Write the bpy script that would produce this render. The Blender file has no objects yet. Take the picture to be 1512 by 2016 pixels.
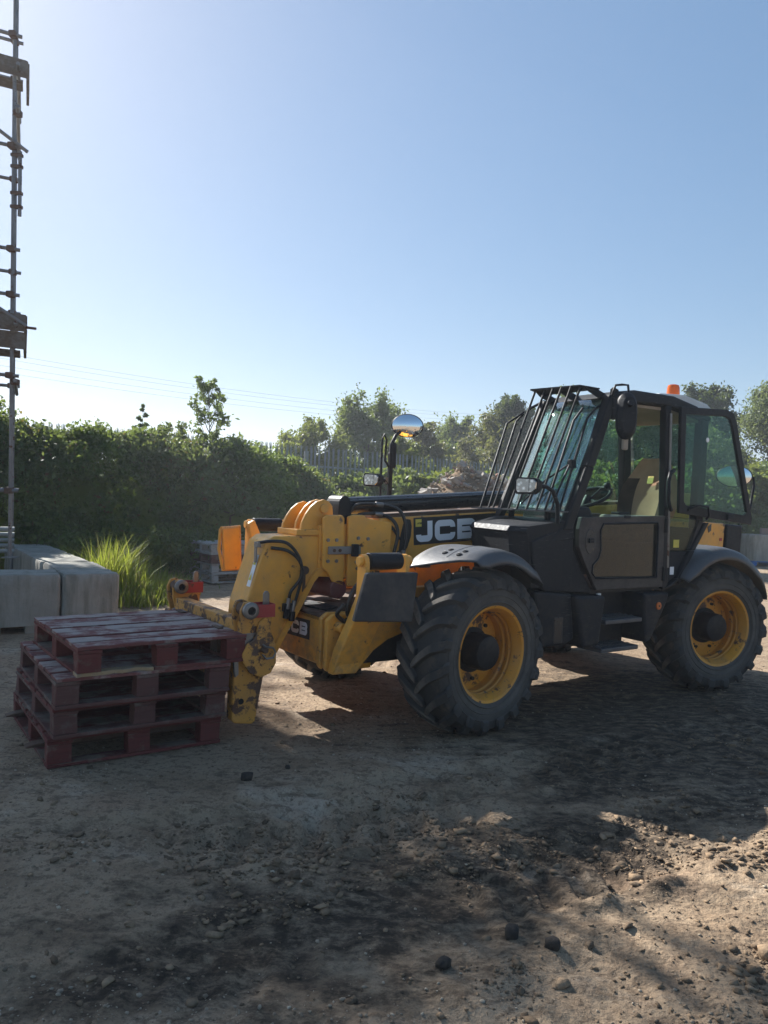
import bpy, bmesh, math, random
import numpy as np
from mathutils import Vector, Matrix, Euler

R = math.radians
random.seed(11)
rng = np.random.default_rng(11)
scene = bpy.context.scene

# ------------------------------------------------------------------ camera
cam_data = bpy.data.cameras.new("camera")
cam = bpy.data.objects.new("camera", cam_data)
scene.collection.objects.link(cam)
cam_data.sensor_fit = 'VERTICAL'
cam_data.sensor_height = 36.0
cam_data.sensor_width = 27.0
cam_data.lens = 27.04
cam_data.clip_start = 0.05
cam_data.clip_end = 3000
cam.matrix_world = (Matrix.Translation((0, 0, 1.68)) @ Matrix.Rotation(R(90 - 1.2), 4, 'X')
                    @ Matrix.Rotation(R(2.31), 4, 'Z'))
scene.camera = cam

# ------------------------------------------------------------------ sky, sun, exposure
SUN_AZ, SUN_EL = 39.0, 34.0          # degrees left of the view axis, degrees above the horizon
world = bpy.data.worlds.new("World")
scene.world = world
world.use_nodes = True
wn = world.node_tree.nodes
wl = world.node_tree.links
wn.clear()
sky = wn.new("ShaderNodeTexSky")
sky.sky_type = 'NISHITA'
sky.sun_disc = False
sky.sun_elevation = R(SUN_EL)
sky.sun_rotation = R(-SUN_AZ)
sky.altitude = 30
sky.air_density = 1.0
sky.dust_density = 0.75
sky.ozone_density = 6.0
bg = wn.new("ShaderNodeBackground")
bg.inputs[1].default_value = 0.102
wo = wn.new("ShaderNodeOutputWorld")
gam = wn.new("ShaderNodeGamma"); gam.inputs[1].default_value = 0.55      # softer contrast between zenith and horizon
sat = wn.new("ShaderNodeHueSaturation"); sat.inputs['Saturation'].default_value = 1.34
wl.new(sky.outputs[0], gam.inputs[0])
wl.new(gam.outputs[0], sat.inputs['Color'])
wl.new(sat.outputs[0], bg.inputs[0])
wl.new(bg.outputs[0], wo.inputs[0])

sun_data = bpy.data.lights.new("sun", 'SUN')
sun_data.energy = 4.4
sun_data.angle = R(0.53)
sun_data.color = (1.0, 0.97, 0.92)
sun = bpy.data.objects.new("sun", sun_data)
scene.collection.objects.link(sun)
SUN_DIR = Vector((-math.sin(R(SUN_AZ)) * math.cos(R(SUN_EL)), math.cos(R(SUN_AZ)) * math.cos(R(SUN_EL)), math.sin(R(SUN_EL))))
sun.rotation_euler = SUN_DIR.to_track_quat('Z', 'Y').to_euler()
sun.location = SUN_DIR * 60

scene.view_settings.view_transform = 'Standard'
scene.view_settings.look = 'None'
scene.view_settings.exposure = 1.42
scene.view_settings.gamma = 1.0
scene.cycles.max_bounces = 6
scene.cycles.transparent_max_bounces = 12
scene.cycles.use_denoising = True

# ------------------------------------------------------------------ materials
class NT:
    def __init__(self, name):
        self.m = bpy.data.materials.new(name)
        self.m.use_nodes = True
        self.t = self.m.node_tree
        self.t.nodes.clear()
        self.out = self.t.nodes.new("ShaderNodeOutputMaterial")
        tc = self.t.nodes.new("ShaderNodeTexCoord")
        oi = self.t.nodes.new("ShaderNodeObjectInfo")
        ad = self.t.nodes.new("ShaderNodeVectorMath"); ad.operation = 'ADD'
        sc = self.t.nodes.new("ShaderNodeMath"); sc.operation = 'MULTIPLY'; sc.inputs[1].default_value = 37.0
        self.l(oi.outputs['Random'], sc.inputs[0])
        self.l(tc.outputs['Object'], ad.inputs[0]); self.l(sc.outputs[0], ad.inputs[1])
        self.co = ad.outputs[0]
        self.obj = tc.outputs['Object']
        self.rand = oi.outputs['Random']
    def l(self, a, b): self.t.links.new(a, b)
    def noise(self, scale, detail=4, rough=.55, stretch=None, co=None):
        n = self.t.nodes.new("ShaderNodeTexNoise")
        n.inputs['Scale'].default_value = scale; n.inputs['Detail'].default_value = detail
        n.inputs['Roughness'].default_value = rough
        c = co or self.co
        if stretch:
            mp = self.t.nodes.new("ShaderNodeMapping"); mp.inputs['Scale'].default_value = stretch
            self.l(c, mp.inputs['Vector']); c = mp.outputs[0]
        self.l(c, n.inputs['Vector'])
        return n.outputs['Fac']
    def voro(self, scale, feature='F1'):
        n = self.t.nodes.new("ShaderNodeTexVoronoi"); n.inputs['Scale'].default_value = scale; n.feature = feature
        self.l(self.co, n.inputs['Vector']); return n.outputs['Distance']
    def ramp(self, fac, a, b, ca=0.0, cb=1.0):
        n = self.t.nodes.new("ShaderNodeMapRange"); n.inputs[1].default_value = a; n.inputs[2].default_value = b
        n.inputs[3].default_value = ca; n.inputs[4].default_value = cb
        self.l(fac, n.inputs[0]); return n.outputs[0]
    def mix(self, fac, a, b):
        n = self.t.nodes.new("ShaderNodeMix"); n.data_type = 'RGBA'
        for s, v in ((n.inputs[0], fac), (n.inputs[6], a), (n.inputs[7], b)):
            if hasattr(v, 'links') or hasattr(v, 'is_linked'): self.l(v, s)
            elif isinstance(v, (int, float)): s.default_value = v
            else: s.default_value = (*v, 1) if len(v) == 3 else v
        return n.outputs[2]
    def math(self, op, a, b):
        n = self.t.nodes.new("ShaderNodeMath"); n.operation = op
        for s, v in ((n.inputs[0], a), (n.inputs[1], b)):
            if isinstance(v, (int, float)): s.default_value = v
            else: self.l(v, s)
        return n.outputs[0]
    def upness(self):
        g = self.t.nodes.new("ShaderNodeNewGeometry")
        s = self.t.nodes.new("ShaderNodeSeparateXYZ"); self.l(g.outputs['Normal'], s.inputs[0])
        return s.outputs[2]
    def bump(self, h, dist=.005, strength=.6):
        n = self.t.nodes.new("ShaderNodeBump"); n.inputs['Strength'].default_value = strength
        n.inputs['Distance'].default_value = dist; self.l(h, n.inputs['Height']); return n.outputs[0]
    def bsdf(self, color, rough=.6, metal=0., normal=None, spec=None, **kw):
        p = self.t.nodes.new("ShaderNodeBsdfPrincipled")
        for s, v in (('Base Color', color), ('Roughness', rough), ('Metallic', metal)):
            if isinstance(v, (int, float)): p.inputs[s].default_value = v
            elif isinstance(v, tuple): p.inputs[s].default_value = (*v, 1)
            else: self.l(v, p.inputs[s])
        if spec is not None: p.inputs['Specular IOR Level'].default_value = spec
        for k, v in kw.items(): p.inputs[k].default_value = v
        if normal is not None: self.l(normal, p.inputs['Normal'])
        return p.outputs[0]
    def done(self, sh): self.l(sh, self.out.inputs['Surface']); return self.m

M = {}
DUST = (.20, .165, .125)

def paint(name, c, c2=None, rough=.45, rust=.0, dust=.25, scale=3., metal=0., bump=.002, spec=.5, scratch=0., mud=0., scol=(.20, .19, .18)):
    n = NT(name)
    c2 = c2 or tuple(x * .78 for x in c)
    col = n.mix(n.ramp(n.noise(scale, 5), .35, .7), c, c2)
    fine = n.noise(38, 6, .7)
    if rust > 0:
        big = n.noise(7.5, 8, .68)
        col = n.mix(n.ramp(big, .64 - rust * .2, .69 - rust * .2), col, (.085, .035, .018))
        col = n.mix(n.ramp(n.noise(22, 6, .7), .70 - rust * .16, .74 - rust * .16), col, (.045, .022, .014))
    if scratch:
        for ang in (.5, -.9):
            mp = n.t.nodes.new("ShaderNodeMapping"); mp.inputs['Rotation'].default_value = (0, ang, 0); mp.inputs['Scale'].default_value = (9, 9, 150); n.l(n.co, mp.inputs['Vector'])
            sn = n.t.nodes.new("ShaderNodeTexNoise"); sn.inputs['Scale'].default_value = 1.0; sn.inputs['Detail'].default_value = 3; n.l(mp.outputs[0], sn.inputs['Vector'])
            sf = n.math('MULTIPLY', n.ramp(sn.outputs['Fac'], .66, .72), n.ramp(n.noise(2.2, 3), .48, .6, 0, scratch))
            col = n.mix(sf, col, scol)
    d = n.math('MULTIPLY', n.ramp(n.noise(5.5, 6, .6), .38, .72), n.ramp(n.upness(), -.6, .9, .45, 1.3))
    d = n.math('MULTIPLY', d, dust)
    col = n.mix(d, col, DUST)
    if mud:
        sx_ = n.t.nodes.new("ShaderNodeSeparateXYZ"); n.l(n.obj, sx_.inputs[0])
        mf = n.math('MULTIPLY', n.ramp(sx_.outputs[2], .45, 1.15, 1, 0), n.ramp(n.noise(9, 7, .72, co=n.obj), .46, .66, 0, mud))
        col = n.mix(mf, col, (.17, .125, .085))
    r = n.ramp(fine, .3, .75, rough - .08, rough + .18)
    M[name] = n.done(n.bsdf(col, r, metal, n.bump(n.noise(55, 4, .6), bump, .4), spec))

paint('yellow', (.86, .405, .050), (.78, .350, .042), rough=.42, rust=.16, dust=.36, mud=.55)
paint('worn_yellow', (.66, .31, .045), (.50, .225, .04), rough=.6, rust=.62, dust=.30, bump=.004, scratch=1.0, scol=(.05, .028, .018))
paint('rim_yellow', (.76, .33, .022), (.64, .26, .02), rough=.5, rust=.42, dust=.35)
paint('black_plastic', (.010, .012, .016), (.016, .018, .022), rough=.55, dust=.015, spec=.20, scratch=.55, mud=.22)
paint('black_steel', (.009, .010, .012), (.015, .015, .018), rough=.5, dust=.015, spec=.22, mud=.15)
paint('black_gloss', (.010, .012, .016), (.013, .015, .019), rough=.30, dust=.05, bump=.0)
paint('grey_fender', (.055, .058, .064), (.070, .073, .078), rough=.40, dust=.16, scratch=.4)
n = NT('rubber')
cxyz = n.t.nodes.new("ShaderNodeSeparateXYZ"); n.l(n.obj, cxyz.inputs[0])
rad_ = n.math('SQRT', n.math('ADD', n.math('MULTIPLY', cxyz.outputs[0], cxyz.outputs[0]), n.math('MULTIPLY', cxyz.outputs[2], cxyz.outputs[2])), 0)
col = n.mix(n.noise(4, 6, .6), (.040, .038, .037), (.062, .058, .054))
side_d = n.math('MULTIPLY', n.ramp(rad_, .52, .40, 0, .55), n.ramp(n.noise(6, 6, .65), .3, .65, .35, 1))
col = n.mix(side_d, col, (.190, .170, .145))
top_d = n.math('MULTIPLY', n.ramp(rad_, .588, .602, 0, .75), n.ramp(n.noise(11, 6, .7), .32, .62, .2, 1))
col = n.mix(top_d, col, (.21, .178, .142))
pack = n.math('MULTIPLY', n.ramp(rad_, .55, .572, 1, 0), n.ramp(rad_, .50, .53, 0, 1))
col = n.mix(n.math('MULTIPLY', pack, n.ramp(n.noise(8, 6, .7), .48, .62, 0, .6)), col, (.125, .095, .068))
M['rubber'] = n.done(n.bsdf(col, .85, 0, n.bump(n.noise(60, 4, .6), .003, .4), .25))
paint('pad_rubber', (.030, .028, .030), (.055, .050, .047), rough=.75, dust=.45, spec=.3)
paint('hose', (.012, .012, .013), rough=.45, dust=.15)
paint('steel', (.28, .27, .26), (.18, .17, .16), rough=.42, metal=.75, rust=.15, dust=.3)
paint('rusty_steel', (.12, .065, .04), (.07, .045, .035), rough=.7, metal=.25, rust=.5, dust=.25)
paint('red_paint', (.42, .018, .022), (.30, .02, .022), rough=.45, rust=.12, dust=.15)
paint('dark_red', (.16, .014, .014), (.11, .02, .018), rough=.6, dust=.4)
paint('white_paint', (.70, .70, .68), (.6, .6, .58), rough=.45, dust=.20)
paint('decal_white', (.86, .87, .88), (.80, .81, .82), rough=.4, dust=.05)
paint('decal_black', (.012, .013, .016), (.018, .018, .02), rough=.35, dust=.15)
paint('orange_plastic', (.62, .13, .01), rough=.3, dust=.1)
paint('lining', (.36, .31, .25), rough=.9, dust=.2)
paint('seat_light', (.58, .37, .235), (.50, .31, .195), rough=.95, dust=.2, scale=8, spec=.2)
paint('seat_dark', (.10, .066, .050), (.055, .036, .03), rough=.95, dust=.15, scale=8, spec=.2)
paint('brown_trim', (.032, .024, .022), (.026, .021, .02), rough=.6, dust=.3)
paint('tag_yellow', (.75, .62, .10), rough=.5, dust=.05)
paint('scaffold_steel', (.22, .225, .23), (.14, .14, .145), rough=.5, metal=.6, rust=.2, dust=.15)
paint('bag_white', (.72, .72, .70), (.62, .62, .6), rough=.8, dust=.15)
paint('blue_wood', (.02, .14, .42), (.03, .10, .28), rough=.75, dust=.3)
paint('galvanised', (.30, .33, .33), (.20, .23, .23), rough=.55, metal=.4, dust=.2)
paint('wire_grey', (.10, .11, .13), rough=.6, dust=.0)

def wood(name, c1, c2, grey, amt, sx=(1.5, 30, 30)):
    n = NT(name)
    grain = n.noise(1.6, 6, .7, stretch=sx)
    col = n.mix(n.ramp(grain, .3, .7), c1, c2)
    worn = n.ramp(n.math('ADD', n.noise(4.0, 6, .65), n.math('MULTIPLY', n.ramp(n.upness(), 0, 1, 0, .10), 1.0)), .60 - amt, .72 - amt)
    col = n.mix(worn, col, n.mix(grain, grey, tuple(x * .6 for x in grey)))
    col = n.mix(n.ramp(n.noise(9, 6, .7), .62, .8), col, (.035, .03, .027))
    M[name] = n.done(n.bsdf(col, .85, 0, n.bump(grain, .004, .7), .25))
wood('red_wood', (.155, .038, .033), (.098, .031, .027), (.23, .175, .135), .05)
wood('red_deck', (.205, .070, .062), (.135, .052, .047), (.42, .34, .30), .07)
wood('dark_wood', (.135, .058, .050), (.088, .043, .038), (.21, .165, .135), .05)
wood('grey_wood', (.30, .27, .23), (.22, .19, .165), (.42, .41, .39), .18)
wood('raw_wood', (.42, .31, .19), (.32, .22, .12), (.30, .26, .20), .05)
wood('board_wood', (.13, .10, .075), (.08, .065, .05), (.18, .17, .155), .12)

n = NT('concrete')
a = n.noise(2.2, 8, .62); b = n.noise(30, 5, .7); st = n.noise(1.3, 6, .65, stretch=(5, 5, .6))
col = n.mix(n.ramp(a, .3, .72), (.36, .345, .30), (.25, .238, .205))
col = n.mix(n.ramp(st, .48, .66, 0, .55), col, (.12, .125, .095))
col = n.mix(n.ramp(n.noise(5, 6, .7, stretch=(2.2, 2.2, .35)), .54, .70, 0, .45), col, (.11, .11, .085))
col = n.mix(n.ramp(b, .62, .72, 0, .7), col, (.14, .13, .11))
col = n.mix(n.ramp(n.voro(9), .0, .05, .8, 0), col, (.08, .075, .065))
M['concrete'] = n.done(n.bsdf(col, .9, 0, n.bump(n.math('ADD', b, a), .012, .6), .2))

def rubble_mat(name, c1, c2):
    n = NT(name)
    c = n.mix(n.rand, c1, c2)
    c = n.mix(n.ramp(n.noise(14, 5, .6), .45, .75), c, (.22, .19, .17))
    M[name] = n.done(n.bsdf(c, .95, 0, n.bump(n.noise(40, 4), .01, .6), .15))
rubble_mat('brick_rubble', (.28, .15, .11), (.26, .20, .17))
rubble_mat('stone_rubble', (.24, .22, .20), (.46, .42, .36))

def glass(name, tint, refl_rough=.02, dust=0.0, dust_col=(.22, .20, .16), dscale=9., ior=1.5, boost=1.0, graze=.9, dlo=.25, dhi=.75):
    n = NT(name)
    tr = n.t.nodes.new("ShaderNodeBsdfTransparent"); tr.inputs[0].default_value = (*tint, 1)
    gl = n.t.nodes.new("ShaderNodeBsdfGlossy"); gl.inputs['Roughness'].default_value = refl_rough
    gl.inputs[0].default_value = (.95, 1, 1, 1)
    lw = n.t.nodes.new("ShaderNodeLayerWeight"); lw.inputs[0].default_value = .5
    ff = n.math('ADD', .045 * boost, n.math('MULTIPLY', n.math('POWER', lw.outputs['Facing'], 4.0), graze))
    mx = n.t.nodes.new("ShaderNodeMixShader"); n.l(ff, mx.inputs[0]); n.l(tr.outputs[0], mx.inputs[1]); n.l(gl.outputs[0], mx.inputs[2])
    sh = mx.outputs[0]
    if dust > 0:
        df = n.t.nodes.new("ShaderNodeBsdfDiffuse"); df.inputs[0].default_value = (*dust_col, 1)
        f = n.math('MULTIPLY', n.ramp(n.noise(dscale, 8, .78), dlo, dhi), dust * 1.6)
        m2 = n.t.nodes.new("ShaderNodeMixShader"); n.l(f, m2.inputs[0]); n.l(sh, m2.inputs[1]); n.l(df.outputs[0], m2.inputs[2])
        sh = m2.outputs[0]
    M[name] = n.done(sh)
glass('windscreen_glass', (.70, .88, .84), dust=.06, dust_col=(.45, .50, .48), dscale=2.2, boost=3.6, graze=.7)
glass('side_glass', (.62, .78, .72), dust=.008, dscale=2.0, dust_col=(.3, .33, .3), boost=.45, graze=.45)
glass('dirty_glass', (.30, .30, .26), dust=.26, dust_col=(.12, .108, .088), dscale=24, refl_rough=.06, boost=.9, dlo=.42, dhi=.62)

n = NT('mirror'); M['mirror'] = n.done(n.bsdf((.85, .88, .9), .03, 1.0))
n = NT('lamp_glass'); M['lamp_glass'] = n.done(n.bsdf(n.mix(n.ramp(n.voro(30), .1, .5), (.75, .78, .8), (.35, .36, .36)), .12, .75))
n = NT('beacon_orange'); M['beacon_orange'] = n.done(n.bsdf((.95, .20, .01), .15, 0, None, .5, **{'Transmission Weight': .55, 'Subsurface Weight': 0.0}))

def leafmat(name, c1, c2, c3=None, trans=.45, f3=.0):
    n = NT(name)
    g = n.t.nodes.new("ShaderNodeNewGeometry")
    rnd = g.outputs['Random Per Island']
    col = n.mix(n.ramp(rnd, .1, .9), c1, c2)
    col = n.mix(n.ramp(n.noise(.55, 3, co=n.obj), .46, .62, 0, .75), col, tuple(x * 1.5 for x in c2))
    if c3: col = n.mix(n.ramp(rnd, 1 - f3, 1 - f3 + .01), col, c3)
    p = n.bsdf(col, .55, 0, None, .35)
    t = n.t.nodes.new("ShaderNodeBsdfTranslucent")
    n.l(n.mix(.5, col, (.22, .26, .03)), t.inputs[0])
    mx = n.t.nodes.new("ShaderNodeMixShader"); mx.inputs[0].default_value = trans
    n.l(p, mx.inputs[1]); n.l(t.outputs[0], mx.inputs[2])
    M[name] = n.done(mx.outputs[0])
leafmat('bramble_leaf', (.070, .110, .050), (.135, .175, .070), (.17, .075, .05), .5, .05)
leafmat('sapling_leaf', (.070, .125, .035), (.115, .175, .050), None, .5)
leafmat('tree_leaf', (.070, .112, .038), (.125, .175, .055), None, .5)
leafmat('tree_leaf_yellow', (.095, .125, .030), (.155, .175, .045), None, .48)
leafmat('tree_leaf_dark', (.024, .050, .024), (.045, .075, .030), None, .3)
leafmat('tree_leaf_brown', (.085, .095, .038), (.135, .115, .05), None, .42)
leafmat('tree_leaf_grey', (.10, .135, .07), (.15, .185, .095), None, .45)
leafmat('weed_flower', (.10, .10, .05), (.20, .09, .13), None, .4)
leafmat('grass_blade', (.16, .21, .028), (.28, .31, .045), (.34, .28, .12), .5, .18)
leafmat('grass_dry', (.22, .18, .07), (.32, .27, .12), None, .4)
n = NT('bark'); M['bark'] = n.done(n.bsdf(n.mix(n.noise(6, 6, .7, stretch=(4, 4, 1)), (.07, .055, .042), (.14, .115, .09)), .95, 0, n.bump(n.noise(20, 5), .02, .7), .2))
n = NT('stem'); M['stem'] = n.done(n.bsdf((.09, .085, .035), .8, 0))

# ------------------------------------------------------------------ mesh helpers
def tag(o, label=None, cat=None, group=None, kind=None):
    if label: o['label'] = label
    if cat: o['category'] = cat
    if group: o['group'] = group
    if kind: o['kind'] = kind
    return o

def empty(name, loc=(0, 0, 0), rz=0.0):
    o = bpy.data.objects.new(name, None)
    o.empty_display_size = .2
    o.location = loc; o.rotation_euler = (0, 0, rz)
    scene.collection.objects.link(o)
    return o

def link_mesh(name, me, mat, parent=None):
    o = bpy.data.objects.new(name, me)
    if mat is not None and len(me.materials) == 0: me.materials.append(M[mat] if isinstance(mat, str) else mat)
    scene.collection.objects.link(o)
    if parent is not None: o.parent = parent
    return o

class MB:
    def __init__(self): self.v = []; self.f = []
    def add(self, vs, fs):
        k = len(self.v); self.v += [tuple(x) for x in vs]; self.f += [tuple(i + k for i in f) for f in fs]; return self
    def box(self, x0, x1, y0, y1, z0, z1):
        return self.add([(x0, y0, z0), (x1, y0, z0), (x1, y1, z0), (x0, y1, z0), (x0, y0, z1), (x1, y0, z1), (x1, y1, z1), (x0, y1, z1)],
                        [(0, 3, 2, 1), (4, 5, 6, 7), (0, 1, 5, 4), (1, 2, 6, 5), (2, 3, 7, 6), (3, 0, 4, 7)])
    def loft(self, A, B, cap=True):
        n = len(A); fs = [(i, (i + 1) % n, n + (i + 1) % n, n + i) for i in range(n)]
        if cap: fs += [tuple(range(n - 1, -1, -1)), tuple(range(n, 2 * n))]
        return self.add(list(A) + list(B), fs)
    def prism(self, uw, v0, v1):                # polygon in the x-z plane, extruded along y
        return self.loft([(u, v0, w) for u, w in uw], [(u, v1, w) for u, w in uw])
    def plan(self, uv, z0, z1):                 # polygon in plan, extruded along z
        return self.loft([(u, v, z0) for u, v in uv], [(u, v, z1) for u, v in uv])
    def cyl(self, p0, p1, r0, r1=None, n=16, cap=True):
        r1 = r0 if r1 is None else r1
        p0 = Vector(p0); p1 = Vector(p1); d = (p1 - p0).normalized()
        a = d.orthogonal().normalized(); b = d.cross(a)
        ring = lambda p, r: [p + (a * math.cos(t) + b * math.sin(t)) * r for t in [2 * math.pi * i / n for i in range(n)]]
        return self.loft(ring(p0, r0), ring(p1, r1), cap)
    def tube(self, pts, r, n=8, cap=True, rs=None):
        pts = [Vector(p) for p in pts]; m = len(pts); k0 = len(self.v); prev = None
        for i, p in enumerate(pts):
            d = (pts[min(i + 1, m - 1)] - pts[max(i - 1, 0)]).normalized()
            if prev is None: a = d.orthogonal().normalized()
            else: a = (prev - d * prev.dot(d)).normalized()
            prev = a; b = d.cross(a); rr = rs[i] if rs else r
            self.v += [tuple(p + (a * math.cos(2 * math.pi * j / n) + b * math.sin(2 * math.pi * j / n)) * rr) for j in range(n)]
        for i in range(m - 1):
            for j in range(n):
                self.f.append((k0 + i * n + j, k0 + i * n + (j + 1) % n, k0 + (i + 1) * n + (j + 1) % n, k0 + (i + 1) * n + j))
        if cap:
            self.f.append(tuple(k0 + j for j in range(n - 1, -1, -1))); self.f.append(tuple(k0 + (m - 1) * n + j for j in range(n)))
        return self
    def lathe(self, prof, c=(0, 0, 0), n=48, closed=False):   # prof: (r, y) about the y axis
        k0 = len(self.v); m = len(prof)
        for r, y in prof:
            self.v += [(c[0] + r * math.cos(2 * math.pi * j / n), c[1] + y, c[2] + r * math.sin(2 * math.pi * j / n)) for j in range(n)]
        for i in range(m if closed else m - 1):
            i2 = (i + 1) % m
            for j in range(n):
                self.f.append((k0 + i * n + j, k0 + i * n + (j + 1) % n, k0 + i2 * n + (j + 1) % n, k0 + i2 * n + j))
        return self
    def quad(self, a, b, c, d): return self.add([a, b, c, d], [(0, 1, 2, 3)])
    def grid(self, rows):
        m = len(rows); n = len(rows[0]); k = len(self.v)
        for r in rows: self.v += [tuple(p) for p in r]
        for i in range(m - 1):
            for j in range(n - 1): self.f.append((k + i * n + j, k + i * n + j + 1, k + (i + 1) * n + j + 1, k + (i + 1) * n + j))
        return self
    def ribbon(self, pts, hw, origin, ex, ey, en, lift):   # flat stroke of half width hw in the plane (ex, ey)
        m = len(pts); L = []; Rr = []
        closed = (pts[0] == pts[-1])
        for i, (x, y) in enumerate(pts):
            if closed:
                p0 = pts[i - 1] if i > 0 else pts[-2]; p1 = pts[i + 1] if i < m - 1 else pts[1]
            else:
                p0 = pts[max(i - 1, 0)]; p1 = pts[min(i + 1, m - 1)]
            d1 = Vector((x - p0[0], y - p0[1])); d2 = Vector((p1[0] - x, p1[1] - y))
            if d1.length < 1e-9: d1 = d2
            if d2.length < 1e-9: d2 = d1
            d1.normalize(); d2.normalize(); nn = Vector((-(d1.y + d2.y), d1.x + d2.x))
            nn.normalize(); k = 1.0 / max(.5, nn.dot(Vector((-d1.y, d1.x))))
            L.append((x + nn.x * hw * k, y + nn.y * hw * k)); Rr.append((x - nn.x * hw * k, y - nn.y * hw * k))
        P = lambda q: Vector(origin) + Vector(ex) * q[0] + Vector(ey) * q[1] + Vector(en) * lift
        return self.grid([[P(a), P(b)] for a, b in zip(L, Rr)])
    def weld(self):
        key = {}; mp = []; nv = []
        for p in self.v:
            k = tuple(round(c, 5) for c in p)
            if k not in key: key[k] = len(nv); nv.append(p)
            mp.append(key[k])
        self.v = nv; self.f = [tuple(mp[i] for i in f) for f in self.f]; return self
    def mesh(self, name, smooth=None):
        me = bpy.data.meshes.new(name); me.from_pydata(self.v, [], self.f); me.update()
        bm = bmesh.new(); bm.from_mesh(me); bmesh.ops.recalc_face_normals(bm, faces=bm.faces); bm.to_mesh(me); bm.free()
        if smooth is not None:
            me.shade_smooth(); me.set_sharp_from_angle(angle=R(smooth))
        return me
    def build(self, name, mat, parent=None, bevel=0., smooth=None, seg=2, solid=0.):
        o = link_mesh(name, self.mesh(name, smooth), mat, parent)
        if solid:
            s = o.modifiers.new("s", 'SOLIDIFY'); s.thickness = solid; s.offset = 0
        if bevel:
            b = o.modifiers.new("b", 'BEVEL'); b.width = bevel; b.segments = seg; b.limit_method = 'ANGLE'; b.angle_limit = R(35)
            b.harden_normals = False
        return o

def arc(cx, cy, r, a0, a1, n=8):
    return [(cx + r * math.cos(R(a0 + (a1 - a0) * i / n)), cy + r * math.sin(R(a0 + (a1 - a0) * i / n))) for i in range(n + 1)]

def copy_tree(o, parent=None):
    c = o.copy(); scene.collection.objects.link(c); c.parent = parent
    for ch in o.children: copy_tree(ch, c)
    return c

def numpy_mesh(name, co, faces):
    me = bpy.data.meshes.new(name)
    co = np.ascontiguousarray(co, dtype=np.float32); faces = np.ascontiguousarray(faces, dtype=np.int32)
    k = faces.shape[1]
    me.vertices.add(len(co)); me.vertices.foreach_set('co', co.ravel())
    me.loops.add(faces.size); me.loops.foreach_set('vertex_index', faces.ravel())
    me.polygons.add(len(faces)); me.polygons.foreach_set('loop_start', np.arange(0, faces.size, k, dtype=np.int32))
    me.update(calc_edges=True)
    return me

# smooth value noise in numpy
_perm = rng.permutation(512)
_val = rng.random(512) * 2 - 1
def vnoise(x, y):
    xi = np.floor(x).astype(int); yi = np.floor(y).astype(int); fx = x - xi; fy = y - yi
    sx = fx * fx * fx * (fx * (fx * 6 - 15) + 10); sy = fy * fy * fy * (fy * (fy * 6 - 15) + 10)
    h = lambda a, b: _val[(_perm[(a % 512)] + b * 57) % 512]
    return ((h(xi, yi) * (1 - sx) + h(xi + 1, yi) * sx) * (1 - sy) + (h(xi, yi + 1) * (1 - sx) + h(xi + 1, yi + 1) * sx) * sy)
def fbm(x, y, oct=5, gain=.5):
    s = 0; a = 1.
    for i in range(oct):
        s = s + a * vnoise(x * 2 ** i + 17.3 * i, y * 2 ** i - 9.1 * i); a *= gain
    return s
# ================================================================== GROUND
def smooth(a, b, x):
    t = np.clip((x - a) / (b - a), 0, 1); return t * t * (3 - 2 * t)

TRACKS = [  # a point on the centre line, direction (degrees), half width, depth
    ((.10, 3.05), 31.0, .23, .038), ((1.55, 3.15), 36.0, .22, .042), ((-1.3, 3.3), 26.0, .22, .045), ((.6, 4.3), 22.0, .2, .036), ((-3.4, 6.4), 24.0, .24, .02), ((3.0, 6.0), 30, .22, .03)]

def ground_z(x, y):
    x = np.asarray(x, float); y = np.asarray(y, float)
    z = .030 * fbm(x * .55 + 3, y * .55, 3) + .012 * fbm(x * 2.3, y * 2.3 + 5, 3)
    rough = np.clip(.35 + .65 * smooth(4.6, 3.2, y) * smooth(-1.2, .8, x) + .3 * fbm(x * .8 + 9, y * .8, 2), .2, 1.2)
    near = smooth(14, 6, y)
    f = fbm(x * 9, y * 9, 4, .55)
    crumb = np.maximum(0, .55 - np.abs(fbm(x * 13 + 7, y * 15, 3, .55)))            # sharp little ridges
    patch = smooth(.0, .55, fbm(x * 1.3 + 21, y * 1.3 + 8, 3))
    z = z + rough * near * (.006 * f + .015 * np.maximum(0, fbm(x * 3.1 + 40, y * 3.1, 4, .6) - .30) + .011 * crumb * (.25 + 1.0 * patch))
    z = z + near * .004 * np.abs(fbm(x * 24, y * 28 + 3, 3, .6)) * (.4 + patch)
    for (px, py), deg, hw, dep in TRACKS:
        c, s = math.cos(R(deg)), math.sin(R(deg))
        a = (x - px) * c + (y - py) * s
        b = -(x - px) * s + (y - py) * c + .05 * np.sin(a * .9 + px)
        brk = np.clip(.55 + .9 * fbm(a * .7 + px * 3, b * .7, 2), 0, 1)
        inside = smooth(hw + .05, hw - .05, np.abs(b))
        ph = (a + .55 * np.abs(b)) / .19
        lug = np.abs((ph % 1.0) - .5) * 2
        lugs = smooth(.35, .6, lug)
        edge = np.exp(-((np.abs(b) - hw - .07) / .06) ** 2)
        clump = np.clip(.5 + fbm(a * 5, b * 7 + 11, 3), 0, 1.4)
        z = z + brk * near * (-dep * inside * (.35 + .65 * lugs) + edge * dep * .55 * clump)
    # flatter under the machine, the stack and the blocks
    flat = np.zeros_like(z)
    for cx, cy, r in ((.68, 5.6, .55), (2.99, 7.23, .6), (-.40, 7.16, .6), (1.92, 8.8, .6), (-1.8, 5.2, 1.0), (-3.4, 8.9, 1.2), (-4.6, 11, 1.5)):
        flat = np.maximum(flat, smooth(r * 1.3, r * .7, np.hypot(x - cx, y - cy)))
    return z * (1 - .85 * flat)

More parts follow.
